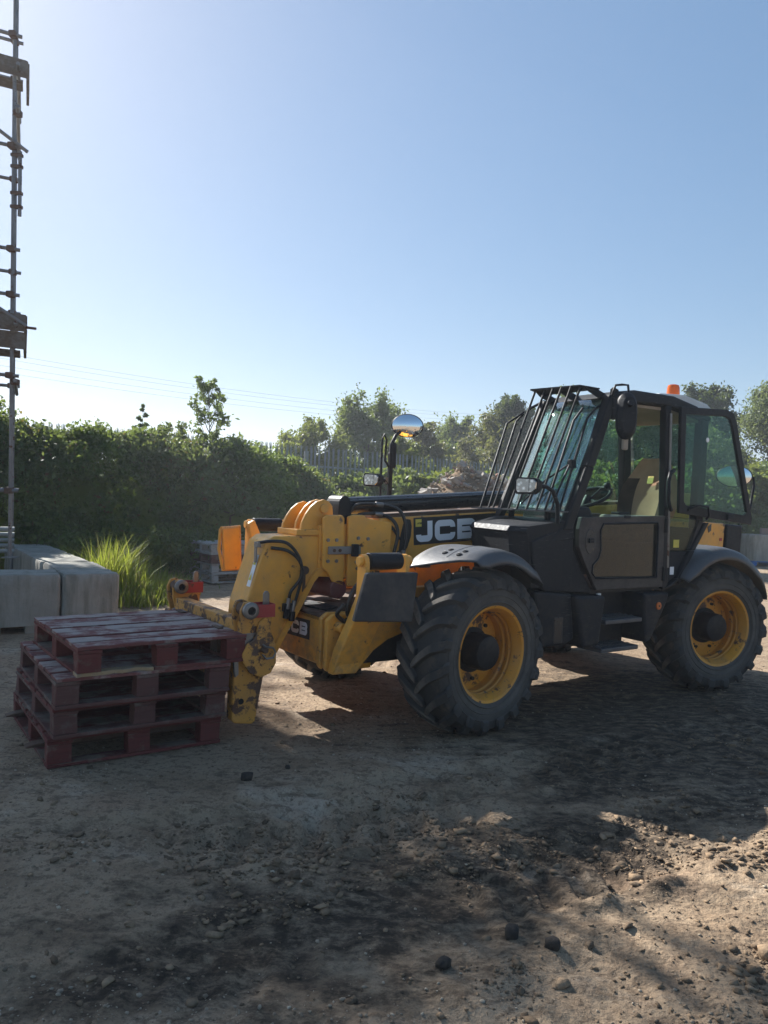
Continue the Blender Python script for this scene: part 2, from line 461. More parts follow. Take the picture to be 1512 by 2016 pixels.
def axis(lo, a, b, hi, step, grow):
    core = list(np.arange(a, b, step)); s = step; p = core[-1]
    right = []
    while p < hi: s *= grow; p += s; right.append(p)
    s = step; p = core[0]; left = []
    while p > lo: s *= grow; p -= s; left.append(p)
    return np.array(left[::-1] + core + right)

gx = axis(-240, -2.6, 4.2, 240, .0135, 1.035)
ys = [1.7]
while ys[-1] < 240: ys.append(ys[-1] + max(.0105, ys[-1] * .0040) * (1 if ys[-1] < 13 else 1 + (ys[-1] - 13) * .12))
back = [1.7]; st = .03
while back[-1] > -200: st *= 1.22; back.append(back[-1] - st)
gy = np.array(back[:0:-1] + ys)
GX, GY = np.meshgrid(gx, gy)
GZ = ground_z(GX, GY) * smooth(60, 25, np.hypot(GX, GY))
nx, ny = len(gx), len(gy)
idx = np.arange(nx * ny).reshape(ny, nx)
gf = np.stack([idx[:-1, :-1], idx[:-1, 1:], idx[1:, 1:], idx[1:, :-1]], -1).reshape(-1, 4)
gme = numpy_mesh('ground', np.stack([GX, GY, GZ], -1).reshape(-1, 3), gf)
gme.shade_smooth()

n = NT('mud')
o = n.obj
a = n.noise(.55, 6, .6, co=o); b = n.noise(2.6, 8, .66, co=o); c = n.noise(24, 6, .7, co=o); d = n.noise(95, 4, .7, co=o)
col = n.mix(n.ramp(a, .36, .62), (.315, .222, .140), (.382, .285, .190))
col = n.mix(n.ramp(n.noise(1.15, 7, .62, stretch=(1, 1.4, 1), co=o), .55, .66, 0, .65), col, (.50, .41, .31))
col = n.mix(n.ramp(n.noise(.9, 5, .6, stretch=(1.3, 1, 1), co=o), .57, .70, 0, .30), col, (.34, .17, .10))
col = n.mix(n.ramp(b, .48, .60, 0, .60), col, (.225, .148, .088))
col = n.mix(n.ramp(n.noise(7.5, 8, .74, stretch=(1, 1.6, 1), co=o), .53, .60, 0, .65), col, (.125, .083, .052))
col = n.mix(n.ramp(c, .52, .62, 0, .65), col, (.110, .074, .047))
col = n.mix(n.ramp(n.noise(60, 5, .75, co=o), .55, .62, 0, .5), col, (.12, .083, .055))
col = n.mix(n.ramp(d, .62, .70, 0, .5), col, (.58, .47, .35))
# wet black soil by the machine and tracks, with the machine's shade painted in
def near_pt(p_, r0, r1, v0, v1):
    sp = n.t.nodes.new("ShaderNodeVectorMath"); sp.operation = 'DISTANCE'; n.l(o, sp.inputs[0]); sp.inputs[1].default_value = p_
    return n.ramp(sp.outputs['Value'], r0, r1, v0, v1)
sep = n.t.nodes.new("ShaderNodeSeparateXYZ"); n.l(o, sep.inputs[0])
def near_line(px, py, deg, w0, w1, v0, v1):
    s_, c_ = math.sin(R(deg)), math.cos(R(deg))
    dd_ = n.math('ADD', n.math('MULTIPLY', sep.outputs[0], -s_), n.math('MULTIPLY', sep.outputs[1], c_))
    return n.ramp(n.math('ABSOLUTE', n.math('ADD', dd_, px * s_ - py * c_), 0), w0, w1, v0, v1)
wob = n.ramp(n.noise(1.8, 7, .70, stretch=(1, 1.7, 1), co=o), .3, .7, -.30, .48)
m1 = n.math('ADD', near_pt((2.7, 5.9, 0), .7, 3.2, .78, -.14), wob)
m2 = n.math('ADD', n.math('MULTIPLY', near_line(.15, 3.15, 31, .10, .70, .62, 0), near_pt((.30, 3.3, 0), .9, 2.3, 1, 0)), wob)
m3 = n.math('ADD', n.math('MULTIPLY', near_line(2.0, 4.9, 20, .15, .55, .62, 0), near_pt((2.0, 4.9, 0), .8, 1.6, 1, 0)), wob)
damp_shade = n.math('MAXIMUM', m1, n.math('MAXIMUM', m2, m3))
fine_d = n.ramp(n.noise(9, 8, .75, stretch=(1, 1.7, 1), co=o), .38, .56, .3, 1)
col = n.mix(n.math('MULTIPLY', n.ramp(damp_shade, .20, .55, 0, .94), fine_d), col, (.030, .021, .014))
h = n.math('ADD', n.math('MULTIPLY', c, .6), n.math('MULTIPLY', d, .35))
h = n.math('ADD', h, n.math('MULTIPLY', n.voro(38), .25))
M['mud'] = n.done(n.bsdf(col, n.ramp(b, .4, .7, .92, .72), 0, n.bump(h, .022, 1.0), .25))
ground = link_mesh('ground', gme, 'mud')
tag(ground, 'dry rutted brown mud yard with tyre tracks', None, None, 'structure')

# loose stones and clods
def ico():
    bm = bmesh.new(); bmesh.ops.create_icosphere(bm, subdivisions=1, radius=1)
    v = np.array([x.co[:] for x in bm.verts]); f = np.array([[q.index for q in p.verts] for p in bm.faces]); bm.free()
    return v, f
def ico2():
    bm = bmesh.new(); bmesh.ops.create_icosphere(bm, subdivisions=2, radius=1)
    v = np.array([x.co[:] for x in bm.verts]); f = np.array([[q.index for q in p.verts] for p in bm.faces]); bm.free()
    return v, f
IV, IF = ico(); IV2, IF2 = ico2()
def scatter(name, pts, size, mat, squash=.65, V=IV, Fc=IF, jit=.28):
    N = len(pts); k = len(V)
    jitter = 1 + jit * (rng.random((N, k, 1)) * 2 - 1) if k < 20 else 1 + jit * (rng.random((N, k, 1)) * 2 - 1) * .55 + jit * np.sin(V[None, :, :1] * 3 + rng.random((N, 1, 1)) * 6) * .5
    ang = rng.random(N) * 6.283
    ca, sa = np.cos(ang), np.sin(ang)
    st = np.stack([1 + .5 * rng.random(N), .7 + .5 * rng.random(N), squash * (.7 + .6 * rng.random(N))], -1)
    P = V[None] * jitter * st[:, None, :] * size[:, None, None]
    X = P[..., 0] * ca[:, None] - P[..., 1] * sa[:, None]; Y = P[..., 0] * sa[:, None] + P[..., 1] * ca[:, None]
    co = np.stack([X, Y, P[..., 2]], -1) + pts[:, None, :]
    fc = (Fc[None] + (np.arange(N) * k)[:, None, None]).reshape(-1, 3)
    return link_mesh(name, numpy_mesh(name, co.reshape(-1, 3), fc), mat)
def stone_mat(name, c1, c2):
    n = NT(name); g = n.t.nodes.new("ShaderNodeNewGeometry")
    col = n.mix(g.outputs['Random Per Island'], c1, c2)
    col = n.mix(n.ramp(n.noise(30, 5, co=n.obj), .4, .7, 0, .6), col, (.10, .08, .06))
    M[name] = n.done(n.bsdf(col, .95, 0, n.bump(n.noise(90, 4, co=n.obj), .006, .7), .2))
stone_mat('pebble', (.24, .18, .12), (.52, .43, .32))
stone_mat('clod', (.10, .068, .043), (.36, .25, .155))
stone_mat('dark_lump', (.028, .025, .024), (.04, .034, .03))

def spread(N, keep, xr=(-6, 6), yr=(1.9, 12)):
    out = []
    while len(out) < N:
        m = 4000
        u = rng.random(m); y = yr[0] * (yr[1] / yr[0]) ** u; x = (rng.random(m) * 2 - 1) * (.62 * y + .3)
        k = keep(x, y) > rng.random(m)
        out += list(np.stack([x[k], y[k]], -1))
    return np.array(out[:N])
p = spread(6000, lambda x, y: np.clip(.25 + .9 * fbm(x * .9, y * .9 + 3, 3), .05, 1))
sz = .0025 + .007 * rng.random(len(p)) ** 4
pb = scatter('pebbles', np.column_stack([p, ground_z(p[:, 0], p[:, 1]) + sz * .3]), sz, 'pebble')
tag(pb, 'small pale pebbles and grit strewn over the mud', None, None, 'stuff')
def track_mask(x, y):
    m_ = np.zeros_like(x)
    for (px, py), deg, hw, dep in TRACKS[:3]:
        c_, s_ = math.cos(R(deg)), math.sin(R(deg)); bb = np.abs(-(x - px) * s_ + (y - py) * c_)
        m_ = np.maximum(m_, np.exp(-((bb - hw * .8) / .22) ** 2) * dep / .042)
    return m_
p = spread(9000, lambda x, y: np.clip((.03 + .75 * track_mask(x, y) * smooth(-.1, .5, fbm(x * 1.9 + 5, y * 1.9, 3)) + .10 * smooth(.6, 1.4, x) * smooth(4.2, 3.0, y)), .01, 1), yr=(1.9, 8))
sz = .0022 + .006 * rng.random(len(p)) ** 2 + .018 * rng.random(len(p)) ** 12
cl = scatter('clods', np.column_stack([p, ground_z(p[:, 0], p[:, 1]) + sz * .25]), sz, 'clod', .55, IV, IF, .6)
tag(cl, 'crumbly brown clods of churned mud', None, None, 'stuff')
lumps = [((-.73, 4.42), .034, 'black clod of earth lying alone in front of the red pallets'),
         ((.56, 2.94), .032, 'dark clod lying at the edge of the sunlit mud, leftmost of a pair'),
         ((.70, 2.86), .029, 'square dark clod lying to the right of a similar one'),
         ((.28, 2.74), .026, 'dark clod nearest the bottom edge of the photo'),
         ((-.52, 4.62), .016, 'small black clod just beyond the lone black one'),
         ((1.52, 2.87), .036, 'large pale brown stone among broken clods at lower right'),
         ((1.60, 2.80), .028, 'greyish broken clod beside the large stone at lower right')]
for i, ((x, y), s, lab) in enumerate(lumps):
    v = np.clip(IV2 * (1 + .22 * (rng.random((len(IV2), 1)) * 2 - 1)), -.72 - .1 * rng.random(3), .70 + .1 * rng.random(3)) * np.array([s * 1.25, s * 1.05, s * .95])
    me = numpy_mesh('clod_lump', v, IF2)
    ob = link_mesh('clod', me, 'dark_lump' if i < 5 else 'clod')
    ob.location = (x, y, float(ground_z(x, y)) + s * .45); ob.rotation_euler = (0, 0, i * 1.3)
    tag(ob, lab, 'clod', 'loose lumps on the mud')

# ================================================================== FOLIAGE
def leaf_mesh(pts, size, droop=.2, elong=1.9, up=.3):
    N = len(pts)
    d = rng.normal(size=(N, 3)); d[:, 2] -= droop; d /= np.linalg.norm(d, axis=1, keepdims=True)
    r = rng.normal(size=(N, 3)); r[:, 2] += up * 2
    s = np.cross(d, r); s /= np.linalg.norm(s, axis=1, keepdims=True) + 1e-9
    nn = np.cross(s, d)
    L = size[:, None] * elong; Wd = size[:, None] * .5
    base = pts - d * L * .5; tip = pts + d * L * .5
    mid = pts + nn * Wd * .35
    co = np.stack([base, mid + s * Wd, tip, mid - s * Wd], 1).reshape(-1, 3)
    k = np.arange(N)[:, None] * 4
    return co, np.concatenate([k + [0, 1, 2, 3]], 0)

def clump_points(centres, radii, per):
    C = np.repeat(centres, per, 0); Rr = np.repeat(radii, per)
    d = rng.normal(size=(len(C), 3)); d /= np.linalg.norm(d, axis=1, keepdims=True)
    rad = Rr * rng.random(len(C)) ** .55
    return C + d * rad[:, None] * np.array([1, 1, .75])

def rand_dir(az, el): return Vector((math.cos(az) * math.cos(el), math.sin(az) * math.cos(el), math.sin(el)))

def make_tree(name, label, loc, h, rx, bole, leaf, n1=11, n2=7, n3=5, ls=.07, shape='round', trunk=.12, per=13, group=None, cat='tree', elong=1.9, droop=.25, fuzz=.38):
    """trunk > limbs > branches > twigs, with leaves set along the twigs"""
    rd = random.Random(hash((round(loc[0] * 97), round(loc[1] * 31))) & 0xffff)
    root = empty(name, loc); tag(root, label, cat, group)
    wood_ = MB(); A = []; B = []
    bend = [rd.uniform(-.05, .05) * h for _ in range(4)]
    def tr(t): return Vector((bend[0] * math.sin(2.2 * t) + bend[1] * t * t, bend[2] * math.sin(2.0 * t) + bend[3] * t * t, h * .96 * t - .1 * (t == 0)))
    wood_.tube([tr(k / 8) for k in range(9)], 1, 7, rs=[trunk * (1.2 - 1.08 * k / 8) for k in range(9)])
    t0 = bole / h
    for i in range(n1):
        t = t0 + (1 - t0) * ((i + rd.random() * .9) / n1) * .97
        q = (t - t0) / (1 - t0)
        az = i * 2.4 + rd.uniform(-.5, .5)
        if shape == 'cone': L_ = rx * (1.02 - q) ** .85 * rd.uniform(.8, 1.12); el = rd.uniform(-.12, .22) + .5 * q
        elif shape == 'spire': L_ = rx * (.35 + 1.0 * math.sin(math.pi * min(1, .1 + q * .85))) * rd.uniform(.75, 1.1); el = rd.uniform(.55, .95)
        else: L_ = rx * (.45 + .75 * math.sin(math.pi * min(1, .22 + q * .72))) * rd.uniform(.62, 1.18); el = rd.uniform(.12, .55) + .75 * q ** 2
        p0 = tr(t); d = rand_dir(az, el); side = Vector((-math.sin(az), math.cos(az), 0))
        lim = [p0]
        for k in range(1, 5):
            d2 = rand_dir(az + rd.uniform(-.25, .25), el + (.10 if shape != 'cone' else -.04) * k + rd.uniform(-.12, .12)); lim.append(lim[-1] + d2 * L_ / 4)
        r0 = max(.012, trunk * (.46 - .3 * q))
        wood_.tube(lim, 1, 5, rs=[r0 * (1 - .2 * k) for k in range(5)])
        for j_ in range(n2):
            f = .28 + .72 * (j_ + rd.random()) / n2; f = min(f, .999) * 4; k = int(f); b0 = lim[k].lerp(lim[k + 1], f - k)
            bl = L_ * rd.uniform(.24, .46) * (1.15 - .35 * f / 4)
            ba = az + rd.choice((-1, 1)) * rd.uniform(.3, 1.25); be = el * .5 + rd.uniform(-.35, .75)
            bd_ = rand_dir(ba, be); b1 = b0 + bd_ * bl * .55; b2 = b0 + rand_dir(ba, be + rd.uniform(-.3, .25)) * bl
            wood_.tube([b0, b1, b2], 1, 4, rs=[r0 * .34, r0 * .22, r0 * .1])
            for m_ in range(n3):
                g = rd.uniform(.25, 1); c0 = b0.lerp(b1, min(1, g * 2)) if g < .5 else b1.lerp(b2, g * 2 - 1)
                tl = bl * rd.uniform(.4, .95)
                A.append(c0); B.append(c0 + rand_dir(ba + rd.uniform(-1.4, 1.4), be + rd.uniform(-.7, .6)) * tl)
    A = np.array(A); B = np.array(B); N = len(A)
    t = rng.random((N, per, 1)) ** .7
    P = A[:, None] * (1 - t) + B[:, None] * t
    ln = np.linalg.norm(B - A, axis=1)[:, None, None]
    P = (P + rng.normal(size=P.shape) * ln * fuzz).reshape(-1, 3)
    co, fc = leaf_mesh(P, ls * (.6 + .8 * rng.random(len(P))), droop, elong)
    link_mesh('crown', numpy_mesh('crown', co, fc), leaf, root)
    wood_.build('trunk', 'bark', root, smooth=60)
    return root

# ---- palisade fence behind the brambles
FA = Vector((-10.1, 12.3, 0)); FD = Vector((.735, .678, 0)); FN = Vector((.678, -.735, 0))
fence = empty('palisade_fence', FA, math.atan2(FD.y, FD.x))
tag(fence, 'grey steel palisade fence with pointed pales above the brambles', 'fence')
pm = MB()
hh = 2.9
prof = [(-.034, .0), (-.014, .012), (0, -.006), (.014, .012), (.034, 0)]
pm.grid([[(x, y, .05) for x, y in prof], [(x, y, hh - .16) for x, y in prof]])
pm.add([(-.034, 0, hh - .16), (-.014, .012, hh - .16), (-.020, .010, hh - .015), (-.036, .012, hh - .05)], [(0, 1, 2, 3)])
pm.add([(.034, 0, hh - .16), (.014, .012, hh - .16), (.020, .010, hh - .015), (.036, .012, hh - .05)], [(0, 1, 2, 3)])
pm.add([(-.014, .012, hh - .16), (0, -.006, hh - .16), (.014, .012, hh - .16), (.006, -.006, hh - .02), (0, -.008, hh), (-.006, -.006, hh - .02)], [(0, 1, 4, 5), (1, 2, 3, 4)])
pale_me = pm.mesh('pale'); pale_me.materials.append(M['galvanised'])
FL = 19.0
k = 0
x = 0.
while x < FL:
    if (x % 2.75) > .09:
        po = link_mesh('pale', pale_me, None, fence); po.location = (x, random.uniform(-.004, .004), random.uniform(-.02, .02)); po.rotation_euler = (0, random.uniform(-.012, .012), 0)
    x += .152
for j in range(8):
    MB().box(j * 2.75 - .05, j * 2.75 + .05, .03, .1, 0, 2.75).build('fence_post', 'galvanised', fence)
for zz in (.55, 2.35):
    MB().add([(0, .014, zz), (FL, .014, zz), (FL, .014, zz + .05), (0, .014, zz + .05), (0, .03, zz), (FL, .03, zz), (FL, .03, zz + .05), (0, .03, zz + .05)],
             [(0, 1, 2, 3), (7, 6, 5, 4), (0, 4, 5, 1), (3, 2, 6, 7), (0, 3, 7, 4), (1, 5, 6, 2)]).build('rail', 'galvanised', fence)
MB().box(14.0, 14.0 + .04, .032, .05, .6, 2.35).build('brace', 'galvanised', fence)

def bramble(name, label, A, B, off, thick, top, nclump, per, ls, leaf='bramble_leaf', core=True, cat='hedge', base=0.0, alt='tree_leaf_yellow'):
    """long bank of leaves along A-B; top(s) gives the height"""
    A = Vector(A); B = Vector(B); d = (B - A); Ln = d.length; d.normalize(); nrm = Vector((d.y, -d.x, 0))
    root = empty(name, A + nrm * off); tag(root, label, cat)
    s = rng.random(nclump) * Ln
    ph = rng.random(nclump) ** .75 * 1.35                   # 0 at the foot of the front, 1 at the crest, beyond it the back
    tp = np.array([top(x) for x in s])
    bulge = 1 + .42 * fbm(s * .7, ph * 2.4, 3)
    yy = np.where(ph < 1, thick * np.cos(ph * math.pi / 2) ** .8, -thick * (ph - 1)) * bulge
    zz = np.where(ph < 1, np.sin(np.clip(ph, 0, 1) * math.pi / 2) ** .85, 1 - (ph - 1) * .9) * tp * (1 + .13 * fbm(s * 1.1 + 4, ph * 3, 3)) + base
    cen = np.stack([s, yy, zz], -1); cen[:, 2] = np.maximum(cen[:, 2], .08)
    rad = .16 + .22 * rng.random(nclump)
    pts = clump_points(cen, rad, per)
    Wd = lambda P: np.stack([P[:, 0] * d.x + P[:, 1] * nrm.x, P[:, 0] * d.y + P[:, 1] * nrm.y, P[:, 2]], -1)
    pts = Wd(pts); pts[:, 2] = np.maximum(pts[:, 2], .03)
    sel = np.repeat(fbm(s * .9 + 31, ph * 2.6 + 5, 3) + .25 * rng.normal(size=nclump) > .38, per)
    for nm_, lf_, mk in (('foliage', leaf, ~sel), ('light_foliage', alt, sel)):
        if mk.sum() == 0: continue
        pk_ = pts[mk]; co, fc = leaf_mesh(pk_, ls * (.55 + .9 * rng.random(len(pk_))), .25, 1.7)
        link_mesh(nm_, numpy_mesh(nm_, co, fc), lf_, root)
    # arching stems
    mb = MB(); lp = []
    for i in range(int(Ln * 16)):
        x0 = random.random() * Ln; t0 = top(x0); q = random.random()
        y0 = thick * random.uniform(.0, .9); z0 = t0 * random.uniform(.55, .98) * math.sqrt(max(.05, 1 - (y0 / thick) ** 2 * .8))
        dx = random.uniform(-.5, .5); L_ = random.choice((random.uniform(.25, .6), random.uniform(.4, .95)))
        pp = [(x0, y0, z0), (x0 + dx * .4, y0 + L_ * .35, z0 + L_ * .32), (x0 + dx * .8, y0 + L_ * .75, z0 + L_ * .30), (x0 + dx, y0 + L_ * 1.0, z0 + L_ * .02)]
        w = [Vector((a[0] * d.x + a[1] * nrm.x, a[0] * d.y + a[1] * nrm.y, a[2])) for a in pp]
        mb.tube(w, .006, 4, rs=[.008, .007, .005, .003])
        for k_ in range(14):
            f = random.random() * 2.999; j = int(f); v = w[j].lerp(w[j + 1], f - j); lp.append(v + Vector((random.gauss(0, .05), random.gauss(0, .05), random.gauss(0, .04))))
    tag(mb.build('stems', 'stem', root), kind='stuff')
    lp = np.array(lp); co, fc = leaf_mesh(lp, ls * (.6 + .8 * rng.random(len(lp))), .4, 1.7)
    link_mesh('shoots', numpy_mesh('shoots', co, fc), leaf, root)
    if core:
        rows = []
        for i in range(int(Ln / .25) + 1):
            x0 = i * .25; t0 = top(x0) * .74
            rows.append([])
            for j in range(15):
                ph_ = j / 14 * 1.5
                y_ = thick * .52 * math.cos(min(ph_, 1) * math.pi / 2) ** .8 if ph_ < 1 else -thick * (ph_ - 1)
                z_ = (math.sin(min(ph_, 1) * math.pi / 2) ** .85 if ph_ < 1 else 1 - (ph_ - 1) * 1.9) * t0
                q = 1 + .12 * float(fbm(np.array(x0 * 1.7), np.array(ph_ * 3.0), 3))
                rows[-1].append((x0 * d.x + y_ * q * nrm.x, x0 * d.y + y_ * q * nrm.y, max(-.02, z_ * q)))
        MB().grid(rows).build('undergrowth', leaf, root, smooth=180)
    return root

def lerp_table(tab):
    xs = [a for a, b in tab]; zs = [b for a, b in tab]
    return lambda s: float(np.interp(s, xs, zs))
bramble('bramble_hedge', 'tall dark bramble thicket hiding the lower part of the palisade fence', FA, FA + FD * 14.2, .95, 1.25,
        lerp_table([(0, 2.85), (3, 2.95), (3.8, 2.75), (4.6, 2.86), (5.4, 2.68), (6.2, 2.72), (7.0, 2.58), (8, 2.68), (8.7, 2.52), (9.3, 2.55), (10.2, 2.2), (10.8, 1.85), (12.4, 1.7), (14.2, 1.55)]), 2100, 58, .050, alt='sapling_leaf')
bramble('low_hedge', 'low green scrub behind the rubble heap', (-1.6, 20.4, 0), (8.5, 23.5, 0), .9, 1.4,
        lerp_table([(0, 1.75), (2, 2.1), (4, 2.3), (6, 2.35), (11, 2.6)]), 800, 55, .075, 'tree_leaf')
bramble('right_thicket', 'dense green thicket behind the cab and the concrete block at right', (7.0, 27.0, 0), (27, 30, 0), .9, 1.8,
        lerp_table([(0, 2.6), (4, 3.0), (8, 3.3), (20, 3.4)]), 1000, 55, .10, 'tree_leaf')
bramble('weed_bank', 'rough green weeds at the foot of the brambles behind the grey pallets', (-6.2, 13.2, 0), (-1.0, 17.4, 0), .3, .7,
        lerp_table([(0, .9), (3, .75), (6.7, .5)]), 260, 55, .05, 'tree_leaf', core=False, cat='weeds')

SG = 'saplings rising out of the brambles'
make_tree('ash_sapling', 'tall slender ash sapling standing above the brambles', (-3.72, 17.0, 0), 4.12, .44, 2.2, 'sapling_leaf', 22, 4, 3, .040, 'spire', .026, 8, SG, 'sapling', 2.4, .2, .28)
make_tree('ash_sapling', 'short pointed sapling left of the tall one above the brambles', (-5.2, 16.4, 0), 3.55, .34, 2.1, 'sapling_leaf', 16, 4, 3, .038, 'cone', .020, 8, SG, 'sapling', 2.4, .2, .28)
make_tree('ash_sapling', 'squat leafy sapling between the two taller saplings', (-4.72, 17.2, 0), 3.0, .36, 2.1, 'tree_leaf', 10, 5, 4, .042, 'round', .022, 9, SG, 'sapling')
make_tree('elder_bush', 'light green elder shoots topping the brambles below the tall sapling', (-3.2, 16.4, 0), 2.3, .65, 1.1, 'sapling_leaf', 14, 6, 4, .05, 'round', .03, 10, None, 'bush')
make_tree('elder_bush', 'light green leafy bush in the brambles right of the scaffold pole', (-6.3, 14.9, 0), 2.2, .65, 1.0, 'tree_leaf_yellow', 13, 6, 4, .045, 'round', .03, 9, None, 'bush')
make_tree('willow_herb', 'thin upright weed stalk beside the scaffold pole above the brambles', (-7.4, 14.8, 0), 3.40, .07, 2.3, 'weed_flower', 14, 2, 2, .02, 'cone', .008, 5, None, 'weed')

trees = [  # label, x, y, h, rx, bole, leaf, limbs, branches, twigs, leaf size, shape
    ('broad green tree behind the fence, left of the round mirror', -.75, 31, 4.9, 1.6, 1.5, 'tree_leaf', 11, 7, 5, .085, 'round'),
    ('low yellowish tree leaning left behind the fence end', -2.7, 29.5, 4.2, 1.35, 1.2, 'tree_leaf_yellow', 12, 7, 5, .080, 'round'),
    ('bright yellow-green bush tree directly behind the mirror post', .55, 24.5, 3.5, .95, .7, 'tree_leaf_yellow', 12, 7, 5, .070, 'round'),
    ('dark slim tree rising behind the round mirror', 1.35, 33, 5.0, .9, 1.4, 'tree_leaf_brown', 11, 6, 5, .085, 'round'),
    ('round green tree above the rubble heap', 3.6, 40, 5.2, 1.55, 1.4, 'tree_leaf', 13, 7, 6, .10, 'round'),
    ('brownish ragged tree between the heap and the cab', 4.7, 33, 4.6, 1.45, 1.0, 'tree_leaf_brown', 12, 7, 5, .085, 'round'),
    ('tall dark tree just left of the windscreen guard', 5.6, 34, 6.3, 1.35, 1.4, 'tree_leaf_dark', 13, 7, 5, .09, 'round'),
    ('leafy tree seen through the windscreen', 8.3, 33, 5.4, 1.9, 1.4, 'tree_leaf', 13, 7, 6, .09, 'round'),
    ('green tree seen through the open cab door', 11.2, 34, 5.6, 1.7, 1.2, 'tree_leaf', 13, 7, 6, .09, 'round'),
    ('tall dark conifer above the cab roof', 15.7, 38, 8.3, 1.9, 1.4, 'tree_leaf_dark', 34, 6, 5, .085, 'cone'),
    ('dark evergreen seen through the opened upper door', 13.6, 33, 6.6, 1.6, .8, 'tree_leaf_dark', 22, 7, 5, .09, 'round'),
    ('pale feathery tree at the right edge of the photo', 14.9, 30, 6.2, 1.8, 1.0, 'tree_leaf_grey', 16, 7, 5, .07, 'round'),
    ('yellow-green tree low at the right edge', 14.4, 27.2, 3.7, 1.3, .5, 'tree_leaf_yellow', 13, 7, 5, .075, 'round'),
    ('broad tree right beyond the frame edge', 18.4, 31, 6.5, 2.2, 1.0, 'tree_leaf', 14, 7, 6, .09, 'round')]
for lab, x, y, h, rx, bole, leaf, n1, n2, n3, ls, shp in trees:
    make_tree('tree', lab, (x, y, 0), h * .92, rx, bole, leaf, n1 + 3, n2 + 1, n3 + 1, ls * .86, shp, .11, 36, 'trees beyond the yard')
# unseen tall tree added left of the frame, its crown placed to shade the foreground
make_tree('tree', 'very tall unseen tree left of the scaffold, added so its crown shades the foreground', (-12.7, 17.3, 0), 11.3, 2.25, 8.2, 'tree_leaf', 24, 9, 7, .105, 'round', .22, 18, 'trees beyond the yard')

make_tree('tree', 'tallest unseen tree left of the scaffold, farther left than its neighbour, added for its shade', (-13.95, 16.27, 0), 13.8, 1.35, 9.6, 'tree_leaf', 22, 9, 7, .105, 'round', .22, 18, 'trees beyond the yard')  # second unseen tree, added to shade the lower left foreground

# ---- grass tuft
def grass(name, label, n_, place, hfun, mat, wid=.008):
    co = []; fc = []
    for i in range(n_):
        x, y = place(); h = hfun(x, y) * random.uniform(.55, 1.1); a = random.random() * 6.283
        lean = h * random.uniform(.08, .75); wx, wy = -math.sin(a), math.cos(a); w = wid * random.uniform(.6, 1.3)
        z0 = float(0); k0 = len(co)
        for t in (0, .35, .7, 1.0):
            px = x + math.cos(a) * lean * t ** 2; py = y + math.sin(a) * lean * t ** 2; pz = h * (t - .25 * (lean / h) * t ** 3); ww = w * (1 - t) ** .6
            co.append((px - wx * ww, py - wy * ww, pz)); co.append((px + wx * ww, py + wy * ww, pz))
        for j in range(3): fc.append((k0 + 2 * j, k0 + 2 * j + 1, k0 + 2 * j + 3, k0 + 2 * j + 2))
    ob = link_mesh(name, numpy_mesh(name, np.array(co), np.array(fc)), mat)
    return tag(ob, label, None, None, 'stuff')
TUFTS = [(-.358, 11.1, .12, .90), (-.345, 11.5, .16, .95), (-.372, 11.9, .14, .75), (-.335, 11.2, .16, .60), (-.322, 11.8, .2, .52), (-.31, 11.3, .2, .38), (-.30, 11.9, .25, .36), (-.29, 12.4, .25, .34), (-.283, 11.9, .2, .24), (-.34, 12.6, .3, .62), (-.36, 12.9, .3, .6), (-.275, 12.5, .22, .22), (-.315, 10.95, .22, .26)]
_cur = [0]
def tall_place():
    k_ = random.randrange(len(TUFTS)); _cur[0] = k_; q_, y_, r_, h_ = TUFTS[k_]
    return q_ * y_ + random.gauss(0, r_), y_ + random.gauss(0, r_)
def tall_h(x, y): return TUFTS[_cur[0]][3] * random.uniform(.5, 1.15)
grass('grass', 'tall bright green grass clump beside the concrete blocks', 6000, tall_place, tall_h, 'grass_blade', .012)
grass('dry_grass', 'short dry straw-coloured grass at the edge of the brambles', 1300, lambda: (lambda y: (random.uniform(-.36 * y, -.256 * y), y))(random.uniform(11.3, 14.6)), lambda x, y: .28, 'grass_dry', .005)

